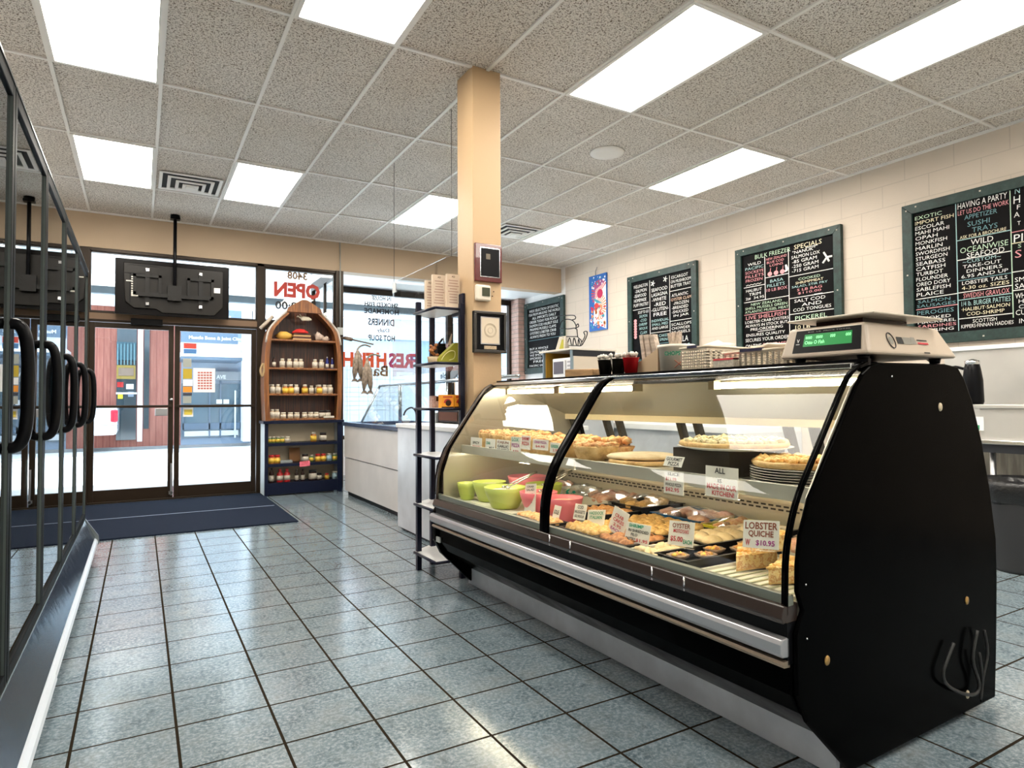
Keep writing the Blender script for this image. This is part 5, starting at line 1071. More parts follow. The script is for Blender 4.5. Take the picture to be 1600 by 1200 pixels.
a = fx(893, 590, 2.26); b = fx(937, 590, 2.26)
m = MB(); m.cbox((2.26, (a.y+b.y)/2, ZT+.030), (.10, abs(a.y-b.y), .058), Matrix.Rotation(.03, 3, 'X')); m.build('wooden_block', mat('wood block', (.50, .30, .14), .5, noise_amt=.4, noise_scale=6, stretch=(8, 1, 8)), label='brown wooden block lying on the far end of the display case', cat='wood block', bevel=.006)
# perforated baskets
def basket(x0, y0, x1, y1, z0, h, label, mm, handle=True, tilt=0.):
    t = thing('plastic_basket', ((x0+x1)/2, (y0+y1)/2, z0), label, 'basket', 'perforated plastic baskets'); m = MB(); sl = .02
    def wall(p, q, n, rows):
        P0, Q0 = Vector(p), Vector(q); d = (Q0-P0); L = d.length; d.normalize(); up = Vector((0, 0, 1)); nr = Vector((d.y, -d.x, 0)); cw = L/(n*2+1); ch = h*.8/(rows*2+1)
        for i in range(n+1): c_ = P0+d*(cw*(2*i+.5)); m.cbox(c_+up*h*.5, (cw*1.02, .0025, h), Matrix(((d.x, nr.x, 0), (d.y, nr.y, 0), (0, 0, 1))))
        for j in range(rows+1): c_ = P0+d*L/2+up*(ch*(2*j+.5)); m.cbox(c_, (L, .0025, ch*1.02), Matrix(((d.x, nr.x, 0), (d.y, nr.y, 0), (0, 0, 1))))
        m.cbox(P0+d*L/2+up*h*.93, (L, .003, h*.14), Matrix(((d.x, nr.x, 0), (d.y, nr.y, 0), (0, 0, 1))))
    c4 = [(x0, y1, z0), (x0, y0, z0), (x1, y0, z0), (x1, y1, z0)]
    for i in range(4): wall(c4[i], c4[(i+1) % 4], 11 if i % 2 == 0 else 9, 6)
    m.box((x0, y0, z0), (x1, y1, z0+.003)); m.build('perforated_body', mm, t)
    m = MB(); m.tube([(x0-.004, y0-.004, z0+h), (x1+.004, y0-.004, z0+h), (x1+.004, y1+.004, z0+h), (x0-.004, y1+.004, z0+h)], .005, 6, closed=True); m.build('rim', mm, t)
    if handle: MB().box((x0-.012, y0+(y1-y0)*.35, z0+h-.003), (x0+.004, y0+(y1-y0)*.70, z0+h+.009)).build('grip', mat('navy grip', (.02, .018, .05), .4), t)
    return t
M_BASK = mat('cream basket plastic', (.74, .64, .50), .4)
basket(2.10, 1.95, 2.40, 2.10, ZT, .105, 'taller cream perforated basket with a navy grip right of the bucket', M_BASK)
basket(2.06, 1.53, 2.34, 1.82, ZT, .065, 'low cream perforated basket with a dark grip beside the scale', M_BASK)
m = MB().blob((2.2, 1.68, ZT+.070), (.10, .12, .028), 6, 3, .22, 3); m.build('plastic_bag', mat('cream plastic bag', (.70, .58, .44), .35, bump=.4, bump_scale=20), label='crumpled cream plastic bag lying over the low basket', cat='bag')
m = MB().blob((2.26, 2.03, ZT+.105), (.07, .07, .035), 9, 2, .3, 3); m.build('plastic_bag', mat('white thin bag', (.74, .70, .64), .3), label='white crumpled plastic bag in the taller basket', cat='bag')
a = fx(1115, 582, 2.03); b = fx(1146, 582, 2.03); m = MB(); m.box((2.03, b.y, ZT), (2.08, a.y, ZT+.040), M_WLAB); m.box((2.029, b.y, ZT+.034), (2.081, a.y, ZT+.0415), I_RED); m.build('red_edged_box', label='small white box with a red edge in front of the taller basket', cat='box')

# the case stands very slightly askew to the tile grid
def _turn(o):
    c = Vector((1.6, 2.4)); p = Vector((o.location.x, o.location.y))-c; cs, sn = math.cos(CASE_ROT), math.sin(CASE_ROT)
    o.location.x = c.x+p.x*cs-p.y*sn; o.location.y = c.y+p.x*sn+p.y*cs; o.rotation_euler.z += CASE_ROT
_turn(case)
# ================================================================== chalkboards on the block wall
g = NG('green stained board frame', .5); w = g.n('ShaderNodeMapping'); w.inputs['Scale'].default_value = (6, 6, 6); g.l(g.pos, w.inputs[0])
g.l(g.ramp(g.noise(2.2, 6, .7, w.outputs[0]), [(.3, (.005, .014, .011)), (.55, (.010, .036, .030)), (.75, (.032, .055, .048))]), g.b.inputs['Base Color']); M_GFR = g.m
M_SLATE = mat('chalkboard slate', (.003, .0025, .003), .5, spec=.1, noise_amt=.3, noise_scale=6)
K_W = mat('white chalk', (.80, .79, .76), .8); K_P = mat('pink chalk', (.72, .30, .32), .8); K_B = mat('blue green chalk', (.36, .55, .55), .8); K_Y = mat('cream chalk', (.78, .70, .48), .8); K_G = mat('pale green chalk', (.50, .66, .48), .8); K_D = mat('dim blue chalk', (.14, .27, .30), .8); K_O = mat('orange chalk', (.75, .50, .36), .8)
def chalkboard(y0, y1, z0, z1, label, texts, rules, fw=.075, draw=None, screws=True):
    """y0 is the left edge as seen (farther), y1 the right edge"""
    x = XR; t = thing('chalkboard', (x-.03, (y0+y1)/2, z0), label, 'chalkboard', 'green framed chalkboards on the block wall')
    m = MB(); xa, xb = x-.045, x-.002
    m.prism([(y0, z1), (y1, z1), (y1+fw, z1-fw), (y0-fw, z1-fw)], 0, xa, xb); m.prism([(y0, z0), (y1, z0), (y1+fw, z0+fw), (y0-fw, z0+fw)], 0, xa, xb)
    m.prism([(y0, z0), (y0, z1), (y0-fw, z1-fw), (y0-fw, z0+fw)], 0, xa, xb); m.prism([(y1, z0), (y1, z1), (y1+fw, z1-fw), (y1+fw, z0+fw)], 0, xa, xb); m.build('frame', M_GFR, t, bevel=.003)
    MB().box((x-.022, y1+fw-.01, z0+fw-.01), (x-.004, y0-fw+.01, z1-fw+.01)).build('slate', M_SLATE, t)
    by = {}; Wd, Hd = (y0-fw)-(y1+fw), (z1-z0-2*fw); P_ = lambda u, v, d=.0235: Vector((x-d, y0-fw-u*Wd, z1-fw-v*Hd))
    for row in texts:
        txt, u0, u1, v0, v1 = row[:5]; ink = row[5] if len(row) > 5 else K_W
        o = P_(u0, v1); write(by.setdefault(ink, MB()), txt, o, (0, -1, 0), UZ, w=(u1-u0)*Wd, h=(v1-v0)*Hd*.92, bold=-.004, slant=.04)
    for u0, v0, u1, v1, *ink in rules:
        mm = by.setdefault(ink[0] if ink else K_W, MB()); mm.tube([P_(u0, v0), P_(u1, v1)], .0035, 5)
    if draw: draw(by, P_, Wd, Hd)
    names = {}
    al = MB()
    for ink, m in by.items(): al.add(m.v, m.f, ink)
    al.build('chalk_lettering', None, t)
    if screws:
        m = MB()
        for u, v in [(y0-.04, z0+.04), (y0-.04, (z0+z1)/2), (y0-.04, z1-.05), (y1+.04, z0+.04), (y1+.04, (z0+z1)/2), (y1+.04, z1-.05), ((y0+y1)/2, z1-.035), ((y0+y1)/2, z0+.035), (y0-.12, z1-.03), (y1+.12, z1-.03)]:
            m.cbox((xa-.001, u, v), (.003, .012, .012))
        m.each('screw_head', M_WLAB, t)
    return t
def fill(lines, u0, u1, v0, v1, ink=K_W, gap=.26, seed=1, left=False):
    """stacked lines sharing a box"""
    n = len(lines); h = (v1-v0)/n; out = []; rnd = random.Random(seed); mx = max(len(l if isinstance(l, str) else l[0]) for l in lines)
    for i, l in enumerate(lines):
        txt, k = (l, ink) if isinstance(l, str) else l; w_ = (u1-u0)*min(1., .35+.65*len(txt)/mx); a = u0 if left else u0+(u1-u0-w_)/2*(1 if len(txt) < mx*.7 else .4)
        out.append((txt, a, a+w_, v0+h*i, v0+h*(i+1-gap), k))
    return out
# board A, far end
ta = fill(['WIDE SELECTION OF EXOTIC', 'FISH FROM AROUND THE WORLD', 'ALL IMPORTS DAILY', 'ORDER TODAY FOR PICKUP', 'SALMON COD HALIBUT SOLE', 'PRAWNS MUSSELS CLAMS', 'OYSTERS LOBSTER CRAB', 'ALWAYS FRESH TO YOU'], .03, .97, .02, .52)
ta += fill(['BUY A WHOLE', 'SALMON AND', 'WE SMOKE IT', 'SMOKED FISH', 'FREE'], .05, .62, .66, .93)+[('PACIFIC SALMON JERKY', .04, .95, .945, .99, K_W)]
chalkboard(9.61, 8.40, 1.60, 2.83, 'farthest green framed chalkboard, densely written, in the bright corner by the bay window', ta, [(.02, .54, .98, .54, K_D)], fw=.10)
# board B
tb = fill(['WELLINGTON', '-SALMON', '-SEAFOOD', 'HOMEMADE', 'PUFF PASTRY'], .02, .29, .04, .34, K_W)+fill([('SOUP TO GO', K_W), 'SALMON', '-COD', '-SHRIMP', 'BISQUE', 'CLAM', 'CORN', 'BASE'], .10, .29, .38, .80, K_B)
tb += fill(['SEAFOOD', 'LASAGNA', '-WHITE', '-RED', '-GLUTEN-', ' FREE'], .34, .63, .13, .50)+fill([('INDIVIDUAL', K_B), ('SMALL MED', K_B), 'AND LARGE'], .34, .63, .52, .66)+fill([('RICE CAKES', K_B), ('CRAB SPRING', K_B)], .34, .63, .71, .81, K_B)+fill(['TARTAR SAUCE', 'HOMEMADE'], .34, .63, .84, .93, K_D)
tb += fill(['ESCARGOT', 'ON MUSHROOM', 'BUTTER TRAY'], .67, .98, .03, .19)+fill([('ATLANTIC', K_W), ('OYSTER CLAM', K_O), '-FROZEN', '-BREADED', '-SHUCKED', ' IN JAR'], .67, .98, .25, .55)+fill(['SCALLOPS', 'CHOWDER', 'MUSSELS'], .67, .98, .60, .74)+[('PAELLA', .67, .93, .76, .83, K_W), ('TACOS', .67, .95, .85, .92, K_B)]
def drawb(by, P_, Wd, Hd):
    m = by.setdefault(K_W, MB())
    for cx_, cy_ in ((.37, .07), (.58, .05)):
        for k in range(5): a = k*1.26; m.tube([P_(cx_, cy_), P_(cx_+.035*math.cos(a), cy_+.035*math.sin(a))], .006, 5)
    m = by.setdefault(K_P, MB())
    for k in range(7): m.add([P_(.05+.028*math.cos(a), .50+.035*k+.022*math.sin(a)) for a in [i*PI/4 for i in range(8)]], [tuple(range(8))])
chalkboard(6.85, 5.575, 1.60, 2.835, 'green framed chalkboard with SEAFOOD LASAGNA, right of the painted fish poster', tb, [(.315, .02, .315, .96), (.65, .02, .65, .96), (.01, .36, .31, .36), (.32, .685, .65, .685), (.65, .215, .99, .215), (.65, .575, .99, .575), (.32, .825, .65, .825, K_D)], fw=.085, draw=drawb)
# board C
tc = [('BULK FREEZER', .16, .56, .015, .060, K_G), ('SPECIALS', .60, .88, .010, .055, K_Y)]
tc += fill([('WILD', K_W), ('PACIFIC', K_B), ('SOCKEYE', K_P), ('FILLETS', K_P), ('FROZEN', K_P)], .04, .26, .085, .285)+fill(['HALIBUT', 'TRIM', '2#  34.95'], .04, .26, .345, .465)
tc += fill([('NEW ZEALAND', K_P), ('BLUE COD', K_P), ('LOINS', K_P)], .29, .52, .075, .175)+fill([('BASA', K_B), ('FILLETS', K_B), ('10 LB BOX', K_P)], .29, .52, .29, .415)
tc += fill(['NEW ZEALAND', 'SHELL MUSSELS GREEN', 'ATLANTIC MUSSEL MEAT'], .03, .53, .49, .595, K_G)+[('LIVE SHELLFISH', .04, .50, .612, .650, K_P)]+fill(['LOBSTER·CRAB·OYSTERS', 'ALWAYS IN STOCK BUT', 'PRE-ORDERING'], .03, .53, .66, .775)+fill(['ENSURES QUALITY', 'SECURES YOUR ORDER'], .03, .53, .79, .885)+[('ON TIME', .03, .22, .895, .935, K_W), ('DONT MISS', .24, .52, .895, .935, K_P)]
tc += fill(['"NANUK"', 'SALMON LOX', '-85 GRAM', '-250 GRAM', '-715 GRAM'], .57, .86, .065, .28)+fill([('COOKED', K_G), ('SHRIMPMEAT', K_Y), ('SALAD, STIR FRY', K_B), ('5 LB BAG', K_P), ('$110.00', K_P)], .57, .93, .325, .49)+fill(['SALT COD', 'AND', 'COD TONGUES'], .58, .96, .52, .645)+[('PICKEREL', .60, .92, .675, .715, K_G), ('10 LB', .60, .75, .76, .80, K_Y)]
def drawc(by, P_, Wd, Hd):
    m = by.setdefault(K_P, MB())
    for cx_ in (.33, .40, .47): m.add([P_(cx_+.026*math.cos(a), .235+.022*math.sin(a)) for a in [i*PI/5 for i in range(10)]], [tuple(range(10))]); m.tube([P_(cx_+.005, .213), P_(cx_+.01, .18)], .003, 5)
    m = by.setdefault(K_W, MB())
    for a, b, c, d in ((.90, .14, .93, .19), (.93, .19, .98, .19), (.93, .19, .89, .235), (.93, .19, .95, .23), (.51, .18, .53, .225), (.53, .225, .50, .24), (.51, .18, .52, .24)): m.tube([P_(a, b), P_(c, d)], .010, 5)
    m.tube([P_(.72, .062), P_(.84, .060)], .003, 5); m.tube([P_(.80, .500), P_(.88, .500)], .003, 5); m.tube([P_(.18, .778), P_(.38, .776)], .003, 5); m.tube([P_(.05+.02*i, .305+.004*(-1)**i) for i in range(10)], .003, 5)
chalkboard(4.985, 3.715, 1.55, 2.825, 'green framed chalkboard headed BULK FREEZER SPECIALS, above and behind the shop scale', tc, [(.275, .06, .275, .475), (.54, .04, .54, .96), (.02, .325, .275, .325), (.02, .475, .54, .475), (.02, .600, .54, .602, K_P), (.275, .265, .54, .265), (.54, .30, .985, .30), (.54, .505, .985, .505), (.54, .655, .985, .655), (.02, .955, .54, .950)], fw=.08, draw=drawc)
# board D, cut by the right edge of the view
td = fill([('EXOTIC', K_G), ('IMPORT FISH', K_Y), 'ESCOLAR', 'MAHI MAHI', 'OPAH', 'MONKFISH', 'MARLIN', 'SWORDFISH', 'STURGEON', 'SEABASS', 'CATFISH', 'TURBOT', 'FLOUNDER', 'OREO DORY', 'SABLEFISH', 'PLAICE'], .015, .305, .025, .695, gap=.24, left=True)
td += fill(['SALMON', 'SAUSAGES'], .015, .305, .715, .785, K_D)+[('PEROGIES', .015, .29, .80, .835, K_D)]+fill(['SMOKED', 'MACKEREL', ('SARDINES', K_P), 'HERRING'], .02, .305, .85, .985)
td += [('HAVING A PARTY', .335, .665, .0, .050, K_W), ('LET US DO THE WORK', .335, .675, .060, .098, K_P), ('APPETIZER', .38, .60, .105, .142, K_D), ('SUSHI', .40, .55, .160, .200, K_D), ('TRAYS', .43, .60, .210, .250, K_D), ('ASK FOR A BROCHURE', .345, .655, .258, .285, K_Y), ('WILD', .42, .57, .300, .345, K_W), ('OCEANWISE', .345, .665, .350, .395, K_G), ('SEAFOOD', .39, .64, .398, .440, K_W)]
td += fill([('~CUSTOM~', K_B), 'TAKE-OUT', 'DINNERS', ('6.95 AND UP', K_W)], .35, .66, .450, .600)+fill(['LOBSTER TAILS', ('4-30 oz. SIZES', K_Y)], .35, .665, .612, .690)+[('SWEDISH GRAVLOX', .36, .665, .705, .745, K_P), ('1/4 lb. BURGER PATTIES', .345, .67, .765, .805, K_B)]+fill(['·HALIBUT·SALMON', 'COD-SHRIMP'], .345, .665, .815, .892, K_Y)+[('SCOTTISH', .42, .58, .910, .940, K_W), ('KIPPERS·FINNAN HADDIES', .34, .685, .945, .975, K_W)]
td += [('N', .715, .745, -.01, .035, K_B), ('H', .705, .745, .045, .105, K_W), ('F', .725, .745, .115, .150, K_W), ('A', .705, .740, .165, .205, K_W), ('T', .725, .745, .235, .265, K_W), ('PI', .700, .755, .325, .385, K_W), ('S', .725, .745, .400, .430, K_G), ('S', .705, .745, .440, .500, K_P), ('SM', .70, .76, .640, .675, K_W), ('SA', .70, .76, .685, .725, K_W), ('WH', .70, .76, .755, .795, K_W), ('H', .72, .75, .80, .83, K_W), ('C', .72, .75, .84, .87, K_W), ('CU', .70, .76, .875, .915, K_W), ('IN', .72, .76, .94, .975, K_W)]
chalkboard(3.14, 1.91, 1.595, 2.835, 'largest green framed chalkboard headed EXOTIC IMPORT FISH at the right edge', td, [(.322, -.02, .322, .99, K_B), (.685, -.03, .685, .93, K_G), (.01, .705, .322, .700), (.01, .79, .322, .785, K_P), (.322, .292, .685, .290, K_B), (.322, .445, .685, .443), (.322, .605, .685, .603, K_D), (.322, .698, .685, .694), (.322, .755, .685, .752, K_B), (.322, .900, .685, .898), (.685, .310, .98, .308, K_P), (.685, .392, .98, .392, K_Y), (.685, .60, .98, .60), (.685, .735, .98, .735)], fw=.085)
# ================================================================== painted fish poster
t = thing('painted_panel', (XR-.01, 7.55, 2.17), 'tall narrow bright painted panel of fish and coral hung on the block wall', 'picture')
y0, y1, z0, z1 = 7.75, 7.33, 2.17, 3.00
MB().box((XR-.025, y1, z0), (XR-.003, y0, z1)).build('panel', mat('deep blue paint', (.02, .12, .42), .5), t, bevel=.002)
cols = [mat('panel red paint', (.62, .05, .04), .5), mat('panel white paint', (.78, .78, .76), .5), mat('panel orange paint', (.75, .24, .06), .5), mat('panel teal paint', (.05, .30, .38), .5), mat('panel crimson paint', (.50, .02, .08), .5)]
m = MB(); rnd = random.Random(4); xx = XR-.0255
def disc(cy_, cz_, r, mm, n=10, d=0.): m.add([(xx-d, cy_+r*math.cos(i*2*PI/n), cz_+r*math.sin(i*2*PI/n)) for i in range(n)], [tuple(range(n))], mm)
def fan(cy_, cz_, r, a0, a1, n, mm, d=.0003):
    for k in range(n):
        a = a0+(a1-a0)*k/(n-1); p = Vector((xx-d, cy_, cz_)); q = Vector((xx-d, cy_+r*math.cos(a), cz_+r*math.sin(a))); s_ = Vector((0, -math.sin(a), math.cos(a)))*r*.06; m.add([p, q-s_, q+s_], [(0, 1, 2)], mm)
m.add([(xx, y0-.10, z0+.12), (xx, y1+.01, z0+.01), (xx, y1+.01, z1-.12), (xx, y0-.16, z1-.22)], [(0, 1, 2, 3)], cols[1])
fan(y0-.26, z1-.28, .20, -.6, 2.4, 14, cols[0]); disc(y0-.27, z1-.29, .07, cols[4], d=.0006); fan(y0-.22, z1-.48, .20, 1.6, 4.6, 14, cols[2]); disc(y0-.18, z1-.47, .055, cols[0], d=.0006)
m.add([(xx-.001, y0-.08, z1-.33), (xx-.001, y0-.20, z1-.37), (xx-.001, y0-.33, z1-.44), (xx-.001, y0-.19, z1-.42)], [(0, 1, 2, 3)], cols[3])
for k in range(60): disc(rnd.uniform(y1+.03, y0-.05), rnd.uniform(z0+.03, z0+.36), rnd.uniform(.010, .030), cols[k % 5], 8, .0004+.0002*(k % 5))
for k in range(26): disc(rnd.uniform(y1+.03, y0-.04), rnd.uniform(z1-.20, z1-.03), rnd.uniform(.006, .018), cols[(1, 3, 1)[k % 3]], 8, .0005)
m.build('painting', None, t)
m = MB(); m.tube([(XR-.01, 7.60, z1), (XR-.03, 7.58, z1+.05), (XR-.02, 7.57, z1+.09), (XR-.005, 7.57, z1+.12)], .006, 6); m.build('hook', mat('hook grey', (.30, .30, .30), .4, metal=.6), t)
# ================================================================== microwave cabinet and its things
M_LAMW = mat('cabinet cream side', (.60, .52, .42), .5); M_OCH = mat('ochre cabinet inside', (.42, .22, .02), .5); M_DKB = mat('cabinet dark edge', (.02, .022, .028), .4)
XM = 4.30
a = fx(848, 590, XM); b = fx(893, 590, XM)
ym1 = a.y; ym0 = b.y; zc = fx(893, 545, XM).z; ztl = zc-.01
t = thing('microwave_cabinet', (XM+.35, (ym0+ym1)/2, 0), 'tall open cabinet with a pale top holding a white microwave on the back counter', 'cabinet')
m = MB(); m.box((XM, ym1-.02, 1.10), (XM+.62, ym1, ztl)); m.box((XM, ym0, 1.10), (XM+.03, ym0+.025, ztl)); m.each('side', M_GREYMETAL if False else mat('cabinet blue grey edge', (.20, .26, .30), .4), t)
MB().box((XM+.03, ym0, 1.10), (XM+.62, ym0+.02, ztl-.06)).build('cream_side_panel', M_LAMW, t)
MB().box((XM+.02, ym0-.003, ztl-.07), (XM+.64, ym0+.03, ztl)).build('top_rail', M_DKB, t)
MB().box((XM+.60, ym0+.02, 1.10), (XM+.62, ym1-.02, ztl)).build('back_panel', M_OCH, t)
MB().box((XM+.03, ym1-.035, 1.12), (XM+.60, ym1-.021, ztl)).build('lining', M_OCH, t)
MB().box((XM-.02, ym0-.02, ztl), (XM+.66, ym1+.05, ztl+.022)).build('top', mat('cabinet top cream', (.66, .60, .52), .4), t, bevel=.003)
MB().box((XM, ym0+.02, 1.36), (XM+.60, ym1-.02, 1.40)).build('shelf', mat('cabinet blue grey edge'), t)
MB().box((XM-.02, ym0+.01, .02), (XM+.62, ym1-.01, 1.10)).build('base', M_STEELW, t)
t = thing('microwave', (XM+.2, (ym0+ym1)/2, 1.40), 'white microwave oven inside the open cabinet', 'microwave')
w0, w1, h0, h1 = ym0+.04, ym1-.16, 1.402, ztl-.08
MB().box((XM+.04, w0, h0), (XM+.40, w1, h1)).build('body', M_WHITE, t, bevel=.01)
MB().box((XM+.035, w0+.16, h0+.05), (XM+.040, w1-.03, h1-.04)).build('door_window', mat('microwave window', (.12, .13, .16), .15), t)
MB().box((XM+.015, w0+.12, h0+.04), (XM+.038, w0+.145, h1-.03)).build('handle', M_WHITE, t, bevel=.004)
m = MB(); [m.box((XM+.036, w0+.02, h0+.04+.045*k), (XM+.040, w0+.095, h0+.06+.045*k)) for k in range(4)]; m.each('button', M_GREYMETAL, t)
zt2 = ztl+.022
t = thing('folded_card', (XM+.1, ym1-.25, zt2), 'folded white card with a green and yellow bird picture on the microwave cabinet', 'card')
yc = fx(877, 540, XM+.1).y; m = MB(); m.add([(XM+.08, yc+.10, zt2), (XM+.08, yc-.10, zt2), (XM+.12, yc-.07, zt2+.17), (XM+.12, yc+.07, zt2+.17), (XM+.16, yc+.10, zt2), (XM+.16, yc-.10, zt2)], [(0, 1, 2, 3), (3, 2, 5, 4), (0, 3, 4), (1, 5, 2)]); m.build('tent_card', M_WLAB, t)
m = MB(); m.add([(XM+.079, yc+.02, zt2+.005), (XM+.079, yc-.08, zt2+.005), (XM+.108, yc-.035, zt2+.13), (XM+.108, yc+.0, zt2+.13)], [(0, 1, 2, 3)], mat('olive yellow ink', (.35, .32, .02), .5)); m.add([(XM+.110, yc+.0, zt2+.12), (XM+.110, yc-.035, zt2+.12), (XM+.118, yc-.02, zt2+.168)], [(0, 1, 2)], mat('dark green ink', (.03, .08, .03), .5)); m.build('picture', None, t)
t = thing('wire_figure', (XM+.15, ym0+.35, zt2), 'black bent wire figure with looped outline standing on the microwave cabinet', 'wire figure')
XW = XM+.15
def wp(px, py): return fx(px, py, XW)
m = MB()
for pts in ([(868, 494), (882, 493), (897, 493), (899, 498), (893, 500)], [(874, 513), (877, 503), (885, 499), (895, 501), (900, 509), (899, 514)], [(900, 509), (903, 506), (904, 510), (901, 512)], [(875, 513), (888, 514), (900, 513), (902, 521), (903, 527), (908, 532), (909, 539)], [(880, 526), (892, 526), (902, 526)], [(873, 540), (885, 540), (900, 540), (908, 540), (913, 533), (917, 524), (917, 518), (912, 519), (914, 525), (909, 535)], [(880, 526), (878, 533), (884, 538)], [(886, 540), (890, 528), (893, 540)], [(895, 540), (897, 528), (901, 540)], [(903, 540), (904, 530), (907, 540)]):
    m.tube([wp(*p) for p in smoothpath(pts, 4)], .006, 6)
m.build('wire', M_BLACK, t); m = MB(); c = wp(892, 541); m.lathe([(.10, 0), (.10, .006), (.001, .008)], (XW, c.y, zt2), 20); m.build('foot', M_BLACK, t)
# back counter that carries them
t = thing('back_counter', (4.9, 5.0, 0), 'pale work counter along the block wall behind the display case', 'counter')
MB().box((4.95, 4.2, .80), (XR-.005, 8.3, .86)).build('worktop', M_WHITE, t, bevel=.004); MB().box((5.0, 4.2, .02), (XR-.005, 8.3, .80)).build('body', M_STEELW, t)
# ================================================================== stainless sink corner at the right
M_SST = mat('stainless steel panel', (.62, .60, .56), .36, metal=.55, noise_amt=.12, noise_scale=2, bump=.04, bump_scale=8)
t = thing('sink_bench', (5.5, 1.6, 0), 'stainless steel sink bench with a tall splashback at the right edge', 'sink')
MB().box((XR-.02, .4, .90), (XR-.003, 2.83, 1.52)).build('splashback', M_SST, t); MB().box((XR-.045, .4, 1.52), (XR-.003, 2.85, 1.555)).build('splashback_rim', M_WHITE, t, bevel=.004)
XS = 5.28; zr = 1.085
m = MB(); m.box((XS, .4, zr-.03), (XR-.02, 2.36, zr)); m.build('bench_top', M_SST, t, bevel=.006)
MB().box((XS+.02, .4, .83), (XS+.04, 2.33, zr-.03)).build('front_panel', M_SST, t)
m = MB(); m.box((XS-.02, .4, .80), (XS+.08, 2.34, .83)); m.build('front_lip', M_CHROME, t, bevel=.004); MB().box((XS+.0, .4, .74), (XS+.06, 2.34, .80)).build('under_rail', M_DKB, t)
m = MB()
for y in (.5, 2.28): m.tube([(XS+.08, y, 0), (XS+.08, y, .80)], .02, 10)
m.each('leg', M_GREYMETAL, t)
MB().box((XR-.03, .4, .0), (XR-.004, 2.83, .74)).build('lower_panel', mat('stained grey boards', (.20, .18, .145), .7, noise_amt=.5, noise_scale=5, stretch=(1, 6, .6)), t)
c = fx(1530, 662, XS+.015); m = MB().box((XS+.008, c.y-.03, c.z-.05), (XS+.019, c.y+.05, c.z+.05), M_WHITE); m.box((XS+.006, c.y-.005, c.z-.045), (XS+.0085, c.y+.045, c.z-.01), mat('green label', (.05, .35, .15), .5)); m.build('notice_label', label='small white label with green corner on the sink front', cat='label')
# black coffee urn / tool on the bench
c = fx(1515, 590, 5.42)
t = thing('black_jug', (5.42, c.y, zr), 'glossy black jug with a handle standing on the steel sink bench', 'jug')
MB().lathe([(.062, 0), (.07, .02), (.066, .18), (.055, .26), (.045, .31), (.02, .325)], (5.42, c.y-.02, zr), 24).build('body', M_BLACK, t)
m = MB(); m.tube(smoothpath([(5.42, c.y+.04, zr+.27), (5.42, c.y+.11, zr+.285), (5.42, c.y+.13, zr+.22), (5.42, c.y+.12, zr+.12), (5.42, c.y+.06, zr+.06)], 4), .011, 8); m.build('handle', M_BLACK, t)
m = MB(); m.lathe([(.048, .30), (.05, .325), (.01, .34)], (5.42, c.y-.02, zr), 20); m.build('lid', M_CHROME, t)
# bin
M_BAG = mat('black bin bag', (.012, .012, .013), .3, bump=.8, bump_scale=22)
t = thing('waste_bin', (5.02, 1.98, 0), 'black waste bin lined with a shiny black bag under the steel bench', 'bin')
MB().lathe([(.165, 0), (.175, .03), (.215, .52), (.215, .55)], (5.02, 1.98, 0), 28).build('bin', mat('bin dark plastic', (.03, .03, .032), .45), t)
MB().lathe([(.205, .44), (.225, .47), (.232, .56), (.215, .60), (.19, .58), (.12, .40), (.001, .38)], (5.02, 1.98, 0), 36, wob=lambda a: 1+.03*math.sin(9*a)+.02*math.sin(23*a)).build('bag', M_BAG, t)
t = thing('step_stool', (5.15, 1.62, 0), 'dark folding step stool frame right of the waste bin', 'stool'); m = MB()
for y in (1.50, 1.74): m.tube([(4.98, y, 0), (5.18, y, .42)], .014, 8); m.tube([(5.34, y, 0), (5.18, y, .42)], .014, 8)
m.each('leg', M_GREYMETAL, t); MB().box((5.05, 1.50, .42), (5.32, 1.74, .45)).build('step', M_DKB, t, bevel=.004); MB().box((4.99, 1.50, .20), (5.14, 1.74, .22)).build('lower_step', M_DKB, t)
# power cord loop on the case end seen at its foot
t = thing('power_cable', (2.50, 1.15, .05), 'black cable looped down the near end of the display case', 'cable')
pts = [(1527, 985), (1520, 1030), (1530, 1070), (1522, 1085), (1500, 1082), (1478, 1068), (1474, 1050), (1480, 1030), (1490, 1005)]
MB().tube(smoothpath([fy(a_, b_, 1.157) for a_, b_ in pts], 4), .006, 8).build('cable', mat('cable rubber', (.02, .02, .02), .5), t)
MB().tube(smoothpath([fy(a_, b_, 1.155) for a_, b_ in [(1538, 985), (1543, 1020), (1536, 1060), (1532, 1095), (1535, 1060), (1530, 1020)]], 4), .005, 8).build('cable', mat('cable rubber'), t)
# ================================================================== outside the windows
M_PAVE = mat('pale concrete paving', (.78, .77, .74), .8, noise_amt=.06, noise_scale=.7); M_ROAD = mat('pale asphalt', (.55, .56, .58), .9)
struct(MB().box((-30, YBAY+.15, -.35), (40, 40, -.10)), 'ground_outside', M_PAVE, org=(0, 0, -.10))
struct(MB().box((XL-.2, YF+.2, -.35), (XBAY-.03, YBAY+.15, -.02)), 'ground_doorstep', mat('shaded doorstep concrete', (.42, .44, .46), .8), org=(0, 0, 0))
m = MB(); m.box((-30, YF+.2, ZS+.36), (40, 12.8, 3.45)); struct(m, 'canopy_roof', mat('white canopy boards', (.80, .80, .80), .5), org=(0, 0, 0))
g = NG('canopy underside boards', .5); X, Y, Z = g.xyz(); g.l(g.mix(g.line(X, .30, .1, .008), (.82, .83, .84), (.40, .42, .44)), g.b.inputs['Base Color'])
struct(MB().box((-30, YF+.22, 3.10), (XBAY-.03, 12.75, 3.13)), 'canopy_underside', g.m, org=(0, 0, 0)); struct(MB().box((XBAY-.03, YBAY+.16, 3.10), (40, 12.75, 3.13)), 'canopy_underside', g.m, org=(0, 0, 0))
